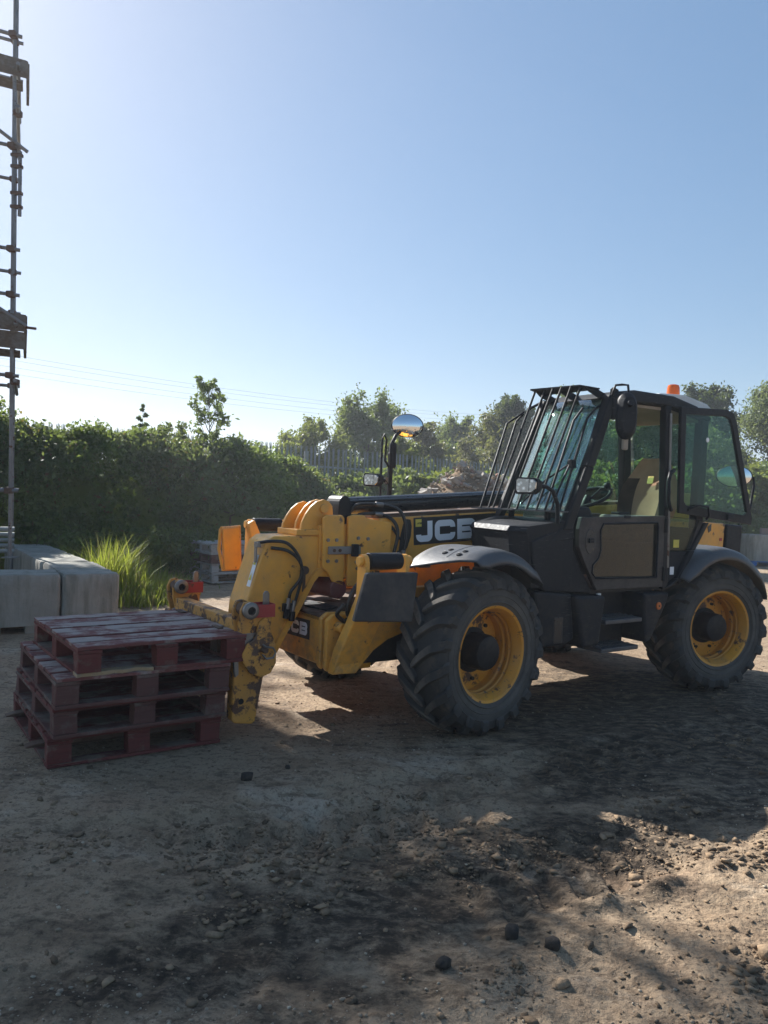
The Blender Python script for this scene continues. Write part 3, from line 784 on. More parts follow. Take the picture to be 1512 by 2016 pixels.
# ================================================================== CONCRETE BLOCKS
def block_mesh(L_, W_, H_, pocket=False):
    mb = MB(); nx_, nz_ = 10, 6
    c = .02
    mb.plan([(c, 0), (L_ - c, 0), (L_, c), (L_, W_ - c), (L_ - c, W_), (c, W_), (0, W_ - c), (0, c)], .0, H_ - .02)
    mb.plan([(c * 2, c), (L_ - c * 2, c), (L_ - c, c * 2), (L_ - c, W_ - c * 2), (L_ - c * 2, W_ - c), (c * 2, W_ - c), (c, W_ - c * 2), (c, c * 2)], H_ - .021, H_)
    return mb
def concrete_block(label, loc, ang, L_, W_, H_, feet=False):
    root = empty('concrete_block', loc, R(ang)); tag(root, label, 'block', 'concrete blocks bounding the yard')
    mb = MB(); z0 = .085 if feet else 0
    c = .025
    A = [(c, 0), (L_ - c, 0), (L_, c), (L_, W_ - c), (L_ - c, W_), (c, W_), (0, W_ - c), (0, c)]
    B = [(c * 1.6, c * .6), (L_ - c * 1.6, c * .6), (L_ - c * .6, c * 1.6), (L_ - c * .6, W_ - c * 1.6), (L_ - c * 1.6, W_ - c * .6), (c * 1.6, W_ - c * .6), (c * .6, W_ - c * 1.6), (c * .6, c * 1.6)]
    lo = [(x, y, z0) for x, y in A]; mi = [(x, y, H_ - .03) for x, y in A]; hi = [(x, y, H_) for x, y in B]
    mb.add(lo + mi + hi, [(i, (i + 1) % 8, 8 + (i + 1) % 8, 8 + i) for i in range(8)] + [(8 + i, 8 + (i + 1) % 8, 16 + (i + 1) % 8, 16 + i) for i in range(8)] + [tuple(range(7, -1, -1)), tuple(range(16, 24))])
    bm = bmesh.new(); me0 = mb.mesh('body'); bm.from_mesh(me0)
    for ax, ln_ in ((0, L_), (1, W_), (2, H_)):
        for k_ in range(1, int(ln_ / .06)):
            co_ = [0, 0, 0]; co_[ax] = k_ * .06; no_ = [0, 0, 0]; no_[ax] = 1
            bmesh.ops.bisect_plane(bm, geom=bm.verts[:] + bm.edges[:] + bm.faces[:], plane_co=co_, plane_no=no_)
    ox, oy = loc[0] * 3.1, loc[1] * 2.7
    for v in bm.verts:
        x_, y_, z_ = v.co; ctr = Vector((L_ / 2, W_ / 2, H_ / 2)); d_ = (v.co - ctr)
        ex_n = int(min(x_, L_ - x_) < .035) + int(min(y_, W_ - y_) < .035) + int(H_ - z_ < .035)
        w1 = float(fbm(np.array((x_ + z_) * 4 + ox), np.array((y_ - z_) * 4 + oy), 3))
        amt = .004 * w1
        if ex_n >= 2: amt -= .016 * max(0, float(fbm(np.array((x_ + y_) * 9 + ox), np.array(z_ * 9 + oy), 2))) + .004 * random.random()
        v.co += d_.normalized() * amt
    me1 = bpy.data.meshes.new('body'); bm.to_mesh(me1); bm.free(); bpy.data.meshes.remove(me0)
    me1.shade_smooth(); me1.set_sharp_from_angle(angle=R(35))
    link_mesh('body', me1, 'concrete', root)
    if feet:
        for x0, x1 in ((0.03, L_ * .22), (L_ * .37, L_ * .63), (L_ * .78, L_ - .03)):
            MB().box(x0, x1, .03, W_ - .03, -.02, z0 + .004).build('foot', 'concrete', root, bevel=.006)
    return root
EA = 28.0
ex, ey = math.cos(R(EA)), math.sin(R(EA))
K0 = (-4.11, 8.31)
concrete_block('pale concrete block with fork pockets beneath the scaffold pole', (K0[0] - 1.0 * ex, K0[1] - 1.0 * ey, 0), EA, 1.60, .62, .655, True)
B0 = (K0[0] + .62 * ex + .0, K0[1] + .62 * ey)
bd = 122.0; bx, by = math.cos(R(bd)), math.sin(R(bd))
def back_block(label, s, ang, off=0., L_=1.5, H_=.655):
    # a block whose length runs away from the viewer; local y is its length
    px = B0[0] + bx * s + ex * off; py = B0[1] + by * s + ey * off
    concrete_block(label, (px, py, 0), ang - 90, .62, L_, H_)
back_block('dark stained concrete block nearest the red pallets, its end towards the viewer', 0.0, bd)
back_block('weathered concrete block second back in the receding row', 1.53, bd + 1.5, -.03)
back_block('weathered concrete block farthest back in the receding row', 3.07, bd + 3, -.06)
concrete_block('mossy pale concrete block standing on a blue pallet at the right edge', (11.25, 23.3, .16), 8, 1.5, .75, .80)
bp = empty('blue_pallet', (11.2, 23.25, 0), R(8)); tag(bp, 'blue pallet under the concrete block at the right edge', 'pallet')
for y in (.0, .33, .66): MB().box(0, 1.6, y, y + .12, .13, .155).build('deck_board', 'blue_wood', bp)
for x in (0, .73, 1.45):
    MB().box(x, x + .15, .0, .78, .02, .128).build('block', 'blue_wood', bp)
posts = empty('post_bundle', (10.55, 23.9, 0), R(10)); tag(posts, 'short grey timber posts stacked upright beside the concrete block', 'posts')
for i in range(7):
    MB().box(i * .13, i * .13 + .09, 0, .09, 0, .78 + .06 * math.sin(i * 2.1)).build('post', 'grey_wood', posts, bevel=.008)
pk = MB().box(0, .35, 0, .12, 0, .2).build('brick_stack', 'brick_rubble', None, bevel=.01); pk.location = (11.6, 23.6, .96)
tag(pk, 'reddish brick piece lying on top of the concrete block at right', 'brick')

# ================================================================== SCAFFOLD
sc = empty('scaffold_tower', (-4.98, 10.3, .0), 0); tag(sc, 'tall tube and fitting scaffold tower standing behind the concrete blocks', 'scaffold')
lean = Vector((-.020, 0, 1)).normalized()
E1 = Vector((-ex, -ey, 0)); E2 = Vector((-.42, .907, 0))          # towards the viewer's left, and away
def st_at(b, z): return Vector(b) + lean * z
S0 = Vector((0, 0, 0)); S1 = E1 * 1.9; S2 = E2 * 1.25; S3 = S1 + S2
for s, z0 in ((S0, .66), (S1, .0), (S2, .0), (S3, .0)):
    MB().cyl(st_at(s, z0), st_at(s, 11.5), .0243, n=12).build('standard', 'scaffold_steel', sc, smooth=50)
MB().box(-.09, .09, -.09, .09, .652, .662).build('base_plate', 'scaffold_steel', sc)
def couple(p):
    MB().box(p.x - .045, p.x + .045, p.y - .05, p.y + .05, p.z - .04, p.z + .04).build('coupler', 'rusty_steel', sc, bevel=.012)
def ledger(z, out=.11, both=True):
    for base in ((S0, S2) if both else (S0,)):
        a = st_at(base, z) + Vector((.0, -.05, 0)); MB().cyl(a - E1 * out, a + E1 * 2.2, .0243, n=10).build('ledger', 'scaffold_steel', sc, smooth=50)
        couple(a)
for z in (1.55, 3.08, 4.15, 4.75, 6.1, 7.55, 8.1, 9.6, 10.6): ledger(z)
for z in (3.0, 3.75, 6.55, 7.1, 9.5):
    a = st_at(S0, z) + Vector((.05, 0, 0)); MB().cyl(a - E2 * .22, a + E2 * 1.6, .0243, n=10).build('transom', 'scaffold_steel', sc, smooth=50); couple(a)
for z0, z1 in ((3.85, 2.4), (6.3, 4.7)):
    MB().cyl(st_at(S0, z1 + 1.45) + Vector((.06, -.06, 0)) - E1 * .14 - lean * .1, st_at(S1, z1 + 2.6), .0243, n=10).build('brace', 'scaffold_steel', sc, smooth=50)
MB().cyl(st_at(S2, .1), st_at(S1, 2.6), .0243, n=10).build('brace', 'scaffold_steel', sc, smooth=50)
a = Vector((.085, 0, 0))
MB().cyl(st_at(S0, 5.20) + a, st_at(S0, 6.05) + a, .0243, n=12).build('spliced_tube', 'scaffold_steel', sc, smooth=50)
for z in (5.32, 5.5, 5.85, 6.0):
    p = st_at(S0, z) + a * .5; MB().box(p.x - .075, p.x + .075, p.y - .035, p.y + .035, p.z - .022, p.z + .022).build('coupler', 'rusty_steel', sc, bevel=.008)
for z in (3.40, 6.98):                                              # boarded lifts with toe boards
    for j in range(2 if z < 5 else 1):
        p0 = st_at(S0, z) + E2 * (.05 + .235 * j) - E1 * .10; q = p0 + E1 * 2.1
        w = E2 * .222
        MB().loft([p0, p0 + w, q + w, q], [x + Vector((0, 0, .038)) for x in (p0, p0 + w, q + w, q)]).build('scaffold_board', 'board_wood', sc)
    for (p0, q, w) in ((st_at(S0, z + .04) - E1 * .13 + Vector((.03, -.07, 0)), st_at(S0, z + .04) + E1 * 2.1 + Vector((.03, -.07, 0)), Vector((.02, .035, 0))),
                       (st_at(S0, z + .04) - E1 * .14, st_at(S0, z + .04) - E1 * .14 + E2 * .75, -E1 * .035)):
        for k_ in range(2 if z < 5 else 1):
            zz = Vector((0, 0, .235 * k_))
            MB().loft([p0 + zz, q + zz, q + w + zz, p0 + w + zz], [x + zz + Vector((0, 0, .225)) for x in (p0, q, q + w, p0 + w)]).build('toe_board', 'board_wood', sc)
p = st_at(S0, 3.75); MB().cyl(p, p + Vector((.30, .05, -.02)), .018, n=8).build('putlog', 'rusty_steel', sc)
for j in range(5):
    p0 = st_at(S0, .72 + j * .075) + E2 * .25; MB().cyl(p0 - E1 * .05, p0 + E1 * 2.4, .03, n=10).build('stored_tube', 'galvanised', sc, smooth=50)

# ================================================================== POWER LINE
pl = empty('power_line', (0, 0, 0)); tag(pl, 'faint overhead power cables crossing the lower sky', 'cable')
for (za, zb) in ((0, 0), (-.55, -.35), (-1.3, -.8), (-2.0, -1.2)):
    A_ = Vector((-44, 78, 15.2 + za)); B_ = Vector((42, 130, 16.5 + zb)); pts = []
    for i in range(25):
        t = i / 24; v = A_.lerp(B_, t); v.z -= 2.2 * 4 * t * (1 - t); pts.append(v)
    MB().tube(pts, .016, 4).build('cable', 'wire_grey', pl)

# ================================================================== RUBBLE HEAP
rh = empty('rubble_heap', (1.6, 15.4, 0)); tag(rh, 'heap of broken brick and stone rubble behind the boom', 'rubble')
def heap_z(x, y):
    r = np.hypot(x / 3.0, y / 1.9); return np.maximum(0, 2.4 * (1 - r ** 1.15)) * (1 + .10 * fbm(x * 1.3, y * 1.3, 3))
hx = np.linspace(-3.2, 3.2, 60); hy = np.linspace(-2.2, 2.2, 50); HX, HY = np.meshgrid(hx, hy)
HZ = heap_z(HX, HY) + .03 * fbm(HX * 6, HY * 6, 3) - .04
ix = np.arange(60 * 50).reshape(50, 60)
hf = np.stack([ix[:-1, :-1], ix[:-1, 1:], ix[1:, 1:], ix[1:, :-1]], -1).reshape(-1, 4)
hm = numpy_mesh('mound', np.stack([HX, HY, HZ], -1).reshape(-1, 3), hf); hm.shade_smooth(); link_mesh('mound', hm, 'clod', rh)
shapes = []
for i in range(8):
    mb = MB(); a_, b_, c_ = (.11, .05, .035) if i < 4 else (random.uniform(.08, .17), random.uniform(.06, .12), random.uniform(.03, .07))
    mb.box(-a_, a_, -b_, b_, -c_, c_)
    mb.v = [(x * random.uniform(.7, 1.1), y * random.uniform(.7, 1.1), z * random.uniform(.75, 1.15)) for x, y, z in mb.v]
    me = mb.mesh('brick' if i < 4 else 'stone'); me.materials.append(M['brick_rubble' if i < 4 else 'stone_rubble']); shapes.append(me)
for i in range(290):
    while True:
        x = random.uniform(-2.9, 2.3); y = random.uniform(-1.7, .4)
        if math.hypot(x / 3.0, y / 1.9) < .8 or (math.hypot(x / 3.0, y / 1.9) < .98 and random.random() < .4): break
    k_ = random.randrange(8); ob = link_mesh('brick' if k_ < 4 else 'stone', shapes[k_], None, rh)
    ob.location = (x, y, float(heap_z(np.array(x), np.array(y))) + random.uniform(-.01, .05)); ob.rotation_euler = (random.gauss(0, .6), random.gauss(0, .6), random.random() * 6.28)
    s_ = random.uniform(.42, .85); ob.scale = (s_, s_, s_)

hp = np.stack([rng.uniform(-2.9, 2.4, 2600), rng.uniform(-1.8, .5, 2600)], -1); hp = hp[np.hypot(hp[:, 0] / 3.0, hp[:, 1] / 1.9) < .97]
hs = .015 + .035 * rng.random(len(hp)) ** 2
sr = scatter('small_rubble', np.column_stack([hp, heap_z(hp[:, 0], hp[:, 1]) + .01]), hs, 'pebble', .7, IV, IF, .5); sr.parent = rh; tag(sr, None, None, None, 'stuff')

bag = MB(); rows = []
for i in range(9):
    t = i / 8; rr = .40 + .05 * math.sin(t * 3.14); rows.append([(rr * (abs(math.cos(a)) ** .55) * math.copysign(1, math.cos(a)) * (1 - .25 * (t > .93)), rr * (abs(math.sin(a)) ** .55) * math.copysign(1, math.sin(a)) * (1 - .25 * (t > .93)), .88 * t + .02 * math.sin(3 * a)) for a in [2 * math.pi * j / 24 for j in range(25)]])
bag.grid(rows); bag.add([rows[-1][j] for j in range(24)], [tuple(range(24))])
bg_o = bag.build('bulk_bag', 'bag_white', None, smooth=60); bg_o.location = (-1.62, 14.3, 0)
tag(bg_o, 'white bulk sack standing behind the boom head', 'sack')
# ================================================================== TELEHANDLER
TH = 34.5
T = empty('telehandler', (.145, 6.379, 0), R(180 + TH))
tag(T, 'yellow and black telescopic handler with forks under the red pallets', 'telehandler')

# ---- chassis
MB().box(-3.5, .62, -.42, .42, .55, .80).build('chassis', 'black_steel', T, bevel=.01)
MB().cyl((0, -.8, .58), (0, .8, .58), .11, n=20).build('front_axle', 'black_steel', T, smooth=40)
MB().cyl((-2.88, -.8, .58), (-2.88, .8, .58), .11, n=20).build('rear_axle', 'black_steel', T, smooth=40)
for u in (0, -2.88):
    MB().lathe([(.02, -.22), (.16, -.2), (.21, -.08), (.21, .08), (.16, .2), (.02, .22)], (u, 0, .58), 20).build('differential', 'black_steel', T, smooth=40)

# ---- wheels
def tyre_mesh():
    mb = MB()
    prof = [(.325, .175), (.345, .195), (.40, .212), (.455, .215), (.505, .208), (.540, .19), (.556, .15), (.563, .08), (.566, 0)]
    prof = prof + [(r, -y) for r, y in prof[-2::-1]]
    mb.lathe(prof, n=80)
    rt = lambda y: .566 - .012 * (abs(y) / .15) ** 2 - (max(0, abs(y) - .15) / .06) ** 2 * .045
    NL = 19
    for s in (1, -1):
        for k in range(NL):
            ph0 = 2 * math.pi * (k + (.5 if s < 0 else 0)) / NL
            path = []
            for i in range(9):
                t = i / 8
                y = -.012 + .222 * t
                path.append((y, ph0 + .40 * t - .10 * t * t, rt(min(y, .205)) - .012, .040 if t < .92 else .036))
            path.append((.218, ph0 + .325, .505, .020)); path.append((.222, ph0 + .335, .462, .004))
            k0 = len(mb.v); ns = len(path)
            for i, (y, ph, r, hgt) in enumerate(path):
                hb = (.040 + .012 * min(i, 8) / 8) / .58; ht = hb * .58
                if i == 0: hb *= .75; ht *= .6
                top = r + .012 + hgt
                yo = y + (.010 if i < 9 else .016) * (i > 6)
                for (dp, rr, yy) in ((-hb, r, y), (-ht, top, yo), (ht, top, yo), (hb, r, y)):
                    mb.v.append((rr * math.cos(ph + dp), s * yy, rr * math.sin(ph + dp)))
            for i in range(ns - 1):
                for j in range(3): mb.f.append((k0 + i * 4 + j, k0 + i * 4 + j + 1, k0 + (i + 1) * 4 + j + 1, k0 + (i + 1) * 4 + j))
            mb.f.append((k0, k0 + 1, k0 + 2, k0 + 3)); mb.f.append((k0 + (ns - 1) * 4 + 3, k0 + (ns - 1) * 4 + 2, k0 + (ns - 1) * 4 + 1, k0 + (ns - 1) * 4))
    for rr in (.375, .42, .47):                       # raised rings on the sidewall
        mb.lathe([(rr - .006, .212), (rr, .2185), (rr + .006, .212)], n=64)
    return mb.mesh('tyre', 32)
TYRE = tyre_mesh(); TYRE.materials.append(M['rubber'])
RIM = MB().lathe([(.335, -.18), (.345, -.20), (.325, -.19), (.31, -.1), (.30, -.04), (.300, .01), (.291, .02), (.291, .045), (.308, .055), (.297, .07), (.297, .095), (.309, .105), (.300, .120), (.306, .15), (.322, .176), (.330, .192), (.348, .199), (.350, .192), (.338, .178)], n=64).mesh('rim', 40); RIM.materials.append(M['rim_yellow'])
DISC = MB().lathe([(.300, -.03), (.27, -.032), (.235, -.015), (.20, -.012), (.10, -.012), (.10, -.04), (.28, -.055), (.30, -.05)], n=48).mesh('wheel', 40); DISC.materials.append(M['rim_yellow'])
HUB = MB().lathe([(.165, -.013), (.165, .005), (.134, .01), (.130, .135), (.118, .158), (.085, .167), (.004, .168)], n=32).mesh('hub', 35); HUB.materials.append(M['black_steel'])
nb = MB()
for k in range(8):
    a = 2 * math.pi * k / 8; nb.cyl((.215 * math.cos(a), -.014, .215 * math.sin(a)), (.215 * math.cos(a), .008, .215 * math.sin(a)), .014, n=6)
NUT = nb.mesh('wheel_nuts'); NUT.materials.append(M['black_steel'])
vb = MB().tube([(.285, .06, -.05), (.27, .10, -.05), (.262, .125, -.052)], .009, 6); VALVE = vb.mesh('valve'); VALVE.materials.append(M['rusty_steel'])
wlab = {(0, 1): 'front left wheel turned slightly towards the viewer', (0, -1): None, (1, 1): None, (1, -1): None}
for iu, u in enumerate((0, -2.88)):
    for s in (1, -1):
        w = link_mesh('wheel', DISC, None, T)
        w.location = (u, .95 * s, .585); w.rotation_euler = (0, R(17 * iu + 5 * s), 0)
        steer = R(6.5 if iu == 0 else -13.0)
        w.rotation_euler = (Matrix.Rotation(steer, 3, 'Z') @ Matrix.Rotation(R(17 * iu + 5 * s), 3, 'Y')).to_euler()
        if s < 0: w.scale = (1, -1, 1)
        link_mesh('tyre', TYRE, None, w); link_mesh('rim', RIM, None, w); link_mesh('hub', HUB, None, w); tag(link_mesh('nuts', NUT, None, w), kind='stuff'); link_mesh('valve', VALVE, None, w)

# ---- fenders
def fender(u0, v_side, a_front, a_rear, steer, front_cut, mat, holes=False):
    s = v_side
    cs = [(.62, -.03), (.64, -.004), (.70, .002), (.93, .004), (1.06, .0), (1.135, -.012), (1.175, -.038), (1.192, -.075), (1.197, -.105)]
    rows = []; NA = 40
    piv = Vector((u0, .80 * s, 0)); rot = Matrix.Rotation(R(steer), 3, 'Z')
    for i in range(NA + 1):
        row = []
        for v, dr in cs:
            t = i / NA
            a0 = a_front + front_cut * max(0, (v - .64) / .55) ** 1.2
            a = a0 + (a_rear - a0) * t
            base = .745 - .035 * abs((a - 92) / 50) ** 2
            fade = 1.0 if t < .72 else max(.12, 1 - ((t - .72) / .28) ** 1.3)
            if t < .10: fade *= .55 + 4.5 * t
            lip = dr * fade if dr < -.02 else dr
            r = base + lip
            vv = v if v < 1.1 else 1.1 + (v - 1.1) * (1 if t < .8 else 1 - .6 * (t - .8) / .2)
            p = Vector((u0 + r * math.cos(R(a)), vv * s, .585 + r * math.sin(R(a))))
            row.append(piv + rot @ (p - piv))
        rows.append(row)
    o = MB().grid(rows).build('fender', mat, T, smooth=60, solid=.012)
    if holes:
        for (a, v) in ((70.5, .86), (75.5, .86), (70.5, 1.00), (75.5, 1.00)):
            r = .742; p = Vector((u0 + r * math.cos(R(a)), v * s, .585 + r * math.sin(R(a)))); nrm = Vector((math.cos(R(a)), 0, math.sin(R(a))))
            p = piv + rot @ (p - piv); nrm = rot @ nrm
            MB().cyl(p, p + nrm * .012, .024, .020, 14).build('bolt_cup', 'black_plastic', o, smooth=40)
            MB().cyl(p + nrm * .008, p + nrm * .019, .009, n=6).build('bolt', 'steel', o)
        pts = []
        for i in range(14):
            a = 66 + 34 * i / 13; r = .753 - .035 * abs((a - 92) / 50) ** 2; q = Vector((u0 + r * math.cos(R(a)), .93 * s, .585 + r * math.sin(R(a)))); pts.append(piv + rot @ (q - piv))
        MB().tube(pts, .005, 6).build('crease', mat, o, smooth=60)
    return o
fender(0, 1, 53, 139, 6.5, 16, 'grey_fender', True)
fender(0, -1, 53, 139, 6.5, 16, 'grey_fender')
fender(-2.88, 1, 42, 158, -8, 0, 'grey_fender')
fender(-2.88, -1, 42, 158, -8, 0, 'grey_fender')
MB().box(.20, .30, .60, .68, 1.16, 1.22).build('fender_bracket', 'steel', T, bevel=.01)

# ---- boom
BS = .065
bt = lambda u: 1.50 + BS * (.62 - u)
def bpoly(u0, u1, d0, d1): return [(u0, bt(u0) - d0), (u1, bt(u1) - d0), (u1, bt(u1) - d1), (u0, bt(u0) - d1)]
boom = MB().prism(bpoly(-3.75, .30, .02, .44), -.235, .125).build('boom', 'yellow', T, bevel=.012)
MB().prism(bpoly(-3.5, .30, -.004, .022), -.16, .10).build('wear_strip', 'rusty_steel', T)
# outer collar, two plates of the near side and their twins
def collar(name, poly, v0, v1, mat='yellow'):
    return MB().prism(poly, v0, v1).build(name, mat, T, bevel=.012)
cb = [(.44, 1.50), (.47, 1.525), (.56, 1.525), (.615, 1.51), (.60, .97), (.50, .965), (.46, 1.10), (.20, 1.12), (.20, 1.47), (.33, 1.485)]
ca = [(.645, 1.50), (.665, 1.52), (.80, 1.52), (.835, 1.495), (.825, 1.12), (.775, 1.08), (.72, .995), (.63, .965)]
for nm, pl_ in (('outer_collar', cb), ('inner_collar', ca)):
    o1 = collar(nm, pl_, .127, .160); o2 = collar(nm, pl_, -.27, -.237)
    if nm == 'outer_collar':
        for (u, w_) in ((.52, 1.345), (.43, 1.34), (.53, 1.16), (.52, 1.11)):
            MB().cyl((u, .158, w_), (u, .172, w_), .014, n=6).build('bolt', 'steel', o1)
    else:
        for (u, w_) in ((.79, 1.33), (.715, 1.33), (.785, 1.17), (.71, 1.17)):
            MB().cyl((u, .158, w_), (u, .172, w_), .014, n=6).build('bolt', 'steel', o1)
MB().prism([(.32, 1.46), (.84, 1.44), (.84, 1.05), (.32, 1.02)], -.235, .125).build('inner_boom', 'yellow', T, bevel=.01)
ls_ = MB().box(.50, .79, .163, .178, 1.222, 1.282).build('latch_strap', 'steel', T, bevel=.004)
MB().cyl((.74, .176, 1.252), (.74, .184, 1.252), .013, n=10).build('bolt', 'rusty_steel', ls_)
MB().cyl((.69, .176, 1.252), (.69, .184, 1.252), .013, n=10).build('bolt', 'rusty_steel', ls_)
MB().box(.535, .585, .17, .205, 1.205, 1.30).build('latch_block', 'black_steel', ls_, bevel=.004)
# goose neck: a bent box, lofted between side outlines
side = [(.86, 1.36), (1.215, 1.355), (1.275, 1.31), (1.335, 1.12), (1.415, .86), (1.43, .66), (1.40, .54), (1.25, .475), (1.19, .49), (1.08, .69), (1.0, .82), (.94, .93), (.89, 1.02), (.82, 1.10), (.74, 1.13), (.65, 1.14), (.65, 1.34)]
gn = MB().prism(side, -.20, .105).build('goose_neck', 'yellow', T, bevel=.014)
# edge flange along the inner curve
fl = [(1.215, .465), (1.165, .505), (1.065, .68), (.985, .81), (.925, .92), (.875, 1.01), (.81, 1.085), (.745, 1.115), (.67, 1.125)]
fl2 = [(u + .036 * (1 if i < 7 else 0), w_ + .026) for i, (u, w_) in enumerate(fl)]
rows = [[(u, .095, w_) for u, w_ in fl], [(u, .130, w_) for u, w_ in fl], [(u, .130, w_) for u, w_ in fl2], [(u, .095, w_) for u, w_ in fl2]]
MB().grid(rows).build('edge_flange', 'yellow', gn, smooth=30)
lb = MB().add([(1.309, .02, 1.215), (1.309, .08, 1.215), (1.3735, .08, .985), (1.3735, .02, .985)], [(0, 1, 2, 3)])
lb.v = [(u + .004, v, w_) for u, v, w_ in lb.v]
lbo = lb.build('warning_label', 'decal_white', gn)
def on_face(t, v): return Vector((1.314 + .0645 * t, v, 1.215 - .23 * t))
for t0 in (.22, .70):
    mb = MB(); P = [on_face(t0 - .13, .05), on_face(t0 + .10, .028), on_face(t0 + .10, .072)]; mb.add([p + Vector((.003, 0, .001)) for p in P], [(0, 1, 2)]); mb.build('warning_triangle', 'tag_yellow', lbo)
# ears and ram pin on top of the collar
ear = [(.98, 1.40), (.97, 1.46), (.94, 1.52), (.90, 1.575), (.85, 1.615), (.79, 1.635), (.74, 1.62), (.71, 1.585), (.70, 1.50), (.69, 1.40)]
for v in (-.16, -.04, .05):
    pl_ = ear if v > -.1 else [(u + .05, w_ - .02) for u, w_ in ear]
    MB().prism(pl_, v, v + .028).build('ear_plate', 'yellow', T, bevel=.006)
MB().box(.72, 1.03, -.21, .115, 1.36, 1.405).build('ear_base', 'yellow', T, bevel=.006)
MB().cyl((.79, -.19, 1.565), (.79, .10, 1.565), .035, n=18).build('ram_pin', 'yellow', T, bevel=.004, smooth=40)
MB().cyl((.79, -.01, 1.565), (.79, .05, 1.565), .06, n=18).build('ram_eye', 'rusty_steel', T, smooth=40)
# the black ram lying on the boom
ra = Vector((.60, -.02, 1.585)); rb = Vector((-2.6, -.02, 1.585 + .068 * 3.2))
MB().cyl(ra, rb, .068, n=24).build('boom_ram', 'black_gloss', T, smooth=40)
MB().cyl(ra + Vector((0, .065, .035)), rb + Vector((0, .065, .035)), .013, n=8).build('ram_pipe', 'black_gloss', T, smooth=40)
yk = [(.66, 1.42)] + [(.60 + .055 * math.cos(R(a)), 1.60 + .07 * math.sin(R(a))) for a in range(0, 181, 20)] + [(.53, 1.42)]
MB().prism(yk, -.12, .085).build('ram_yoke', 'black_steel', T, bevel=.01)
# hoses over the ram
def hose(name, pts, r=.014, mat='hose', parent=T):
    # Catmull-Rom through the given points
    P = [Vector(p) for p in pts]; P = [P[0] * 2 - P[1]] + P + [P[-1] * 2 - P[-2]]; out = []
    for i in range(1, len(P) - 2):
        for k in range(7):
            t = k / 7; a, b, c, d = P[i - 1], P[i], P[i + 1], P[i + 2]
            out.append(.5 * ((2 * b) + (c - a) * t + (2 * a - 5 * b + 4 * c - d) * t * t + (3 * b - a - 3 * c + d) * t ** 3))
    out.append(P[-2])
    return MB().tube(out, r, 8).build(name, mat, parent, smooth=60)
hose('hose', [(.54, .07, 1.545), (.50, .09, 1.60), (.38, .10, 1.612), (.20, .11, 1.60), (.12, .165, 1.55), (.08, .19, 1.40), (.10, .185, 1.20), (.10, .165, 1.13)])
hose('hose', [(.48, .09, 1.525), (.40, .10, 1.535), (.27, .115, 1.53), (.19, .165, 1.48), (.165, .19, 1.38), (.20, .185, 1.20), (.21, .165, 1.10)])
for (a, b) in (((.33, .10, 1.613), (.26, .105, 1.607)), ((.34, .108, 1.535), (.27, .112, 1.532)), ((.10, .186, 1.25), (.10, .18, 1.13)), ((.195, .186, 1.22), (.21, .172, 1.10))):
    MB().cyl(a, b, .019, n=10).build('hose_fitting', 'steel', T, bevel=.003, smooth=40)
MB().cyl((.10, .17, 1.165), (.0, .17, 1.172), .014, n=8).build('hose_fitting', 'rusty_steel', T)
# head hoses down the goose neck with quick couplings
hose('head_hose', [(1.33, .06, 1.30), (1.24, .14, 1.32), (1.12, .16, 1.30), (1.02, .165, 1.18), (1.01, .16, 1.05), (1.08, .15, .95), (1.09, .14, .88)], .012)
hose('head_hose', [(1.24, .12, 1.27), (1.12, .15, 1.25), (1.03, .165, 1.18), (1.0, .165, 1.08), (1.02, .15, .95), (1.04, .14, .86)], .012)
for (u, w_) in ((1.09, .87), (1.045, .85)):
    q = MB().cyl((u, .14, w_ + .03), (u + .012, .14, w_ - .05), .017, n=10).build('coupling', 'steel', T, bevel=.003)
    MB().cyl((u + .012, .14, w_ - .05), (u + .018, .14, w_ - .12), .024, n=12).build('coupling_body', 'black_steel', q, bevel=.004)
MB().box(1.05, 1.13, .106, .15, .80, .86).build('coupling_bracket', 'black_steel', T, bevel=.006)
MB().cyl((.955, .106, 1.10), (.955, .135, 1.10), .032, n=14).build('side_bush', 'rusty_steel', T, bevel=.005)
MB().box(.945, .965, .106, .118, .80, 1.08).build('grease_pipe', 'rusty_steel', T)
MB().box(1.305, 1.335, .03, .09, 1.27, 1.31).build('hose_clamp', 'steel', T, bevel=.004)
MB().box(1.325, 1.34, .045, .075, 1.16, 1.28).build('hose_clamp', 'steel', T, bevel=.004)
# angle indicator quadrant and pointer on the boom side
qd = [(-.02, 1.495), (.02, 1.50), (.05, 1.46), (.075, 1.36), (.085, 1.245), (.10, 1.238), (.105, 1.228), (.035, 1.222), (.0, 1.27), (-.03, 1.36), (-.035, 1.44)]
MB().prism([(u + .02, w_) for u, w_ in qd], .128, .131).build('angle_scale', 'decal_black', T)
MB().prism([(.215, 1.43), (.19, 1.445), (.165, 1.425), (.10, 1.345), (.095, 1.325), (.115, 1.335), (.18, 1.41), (.20, 1.405)], .132, .142).build('angle_pointer', 'black_steel', T)
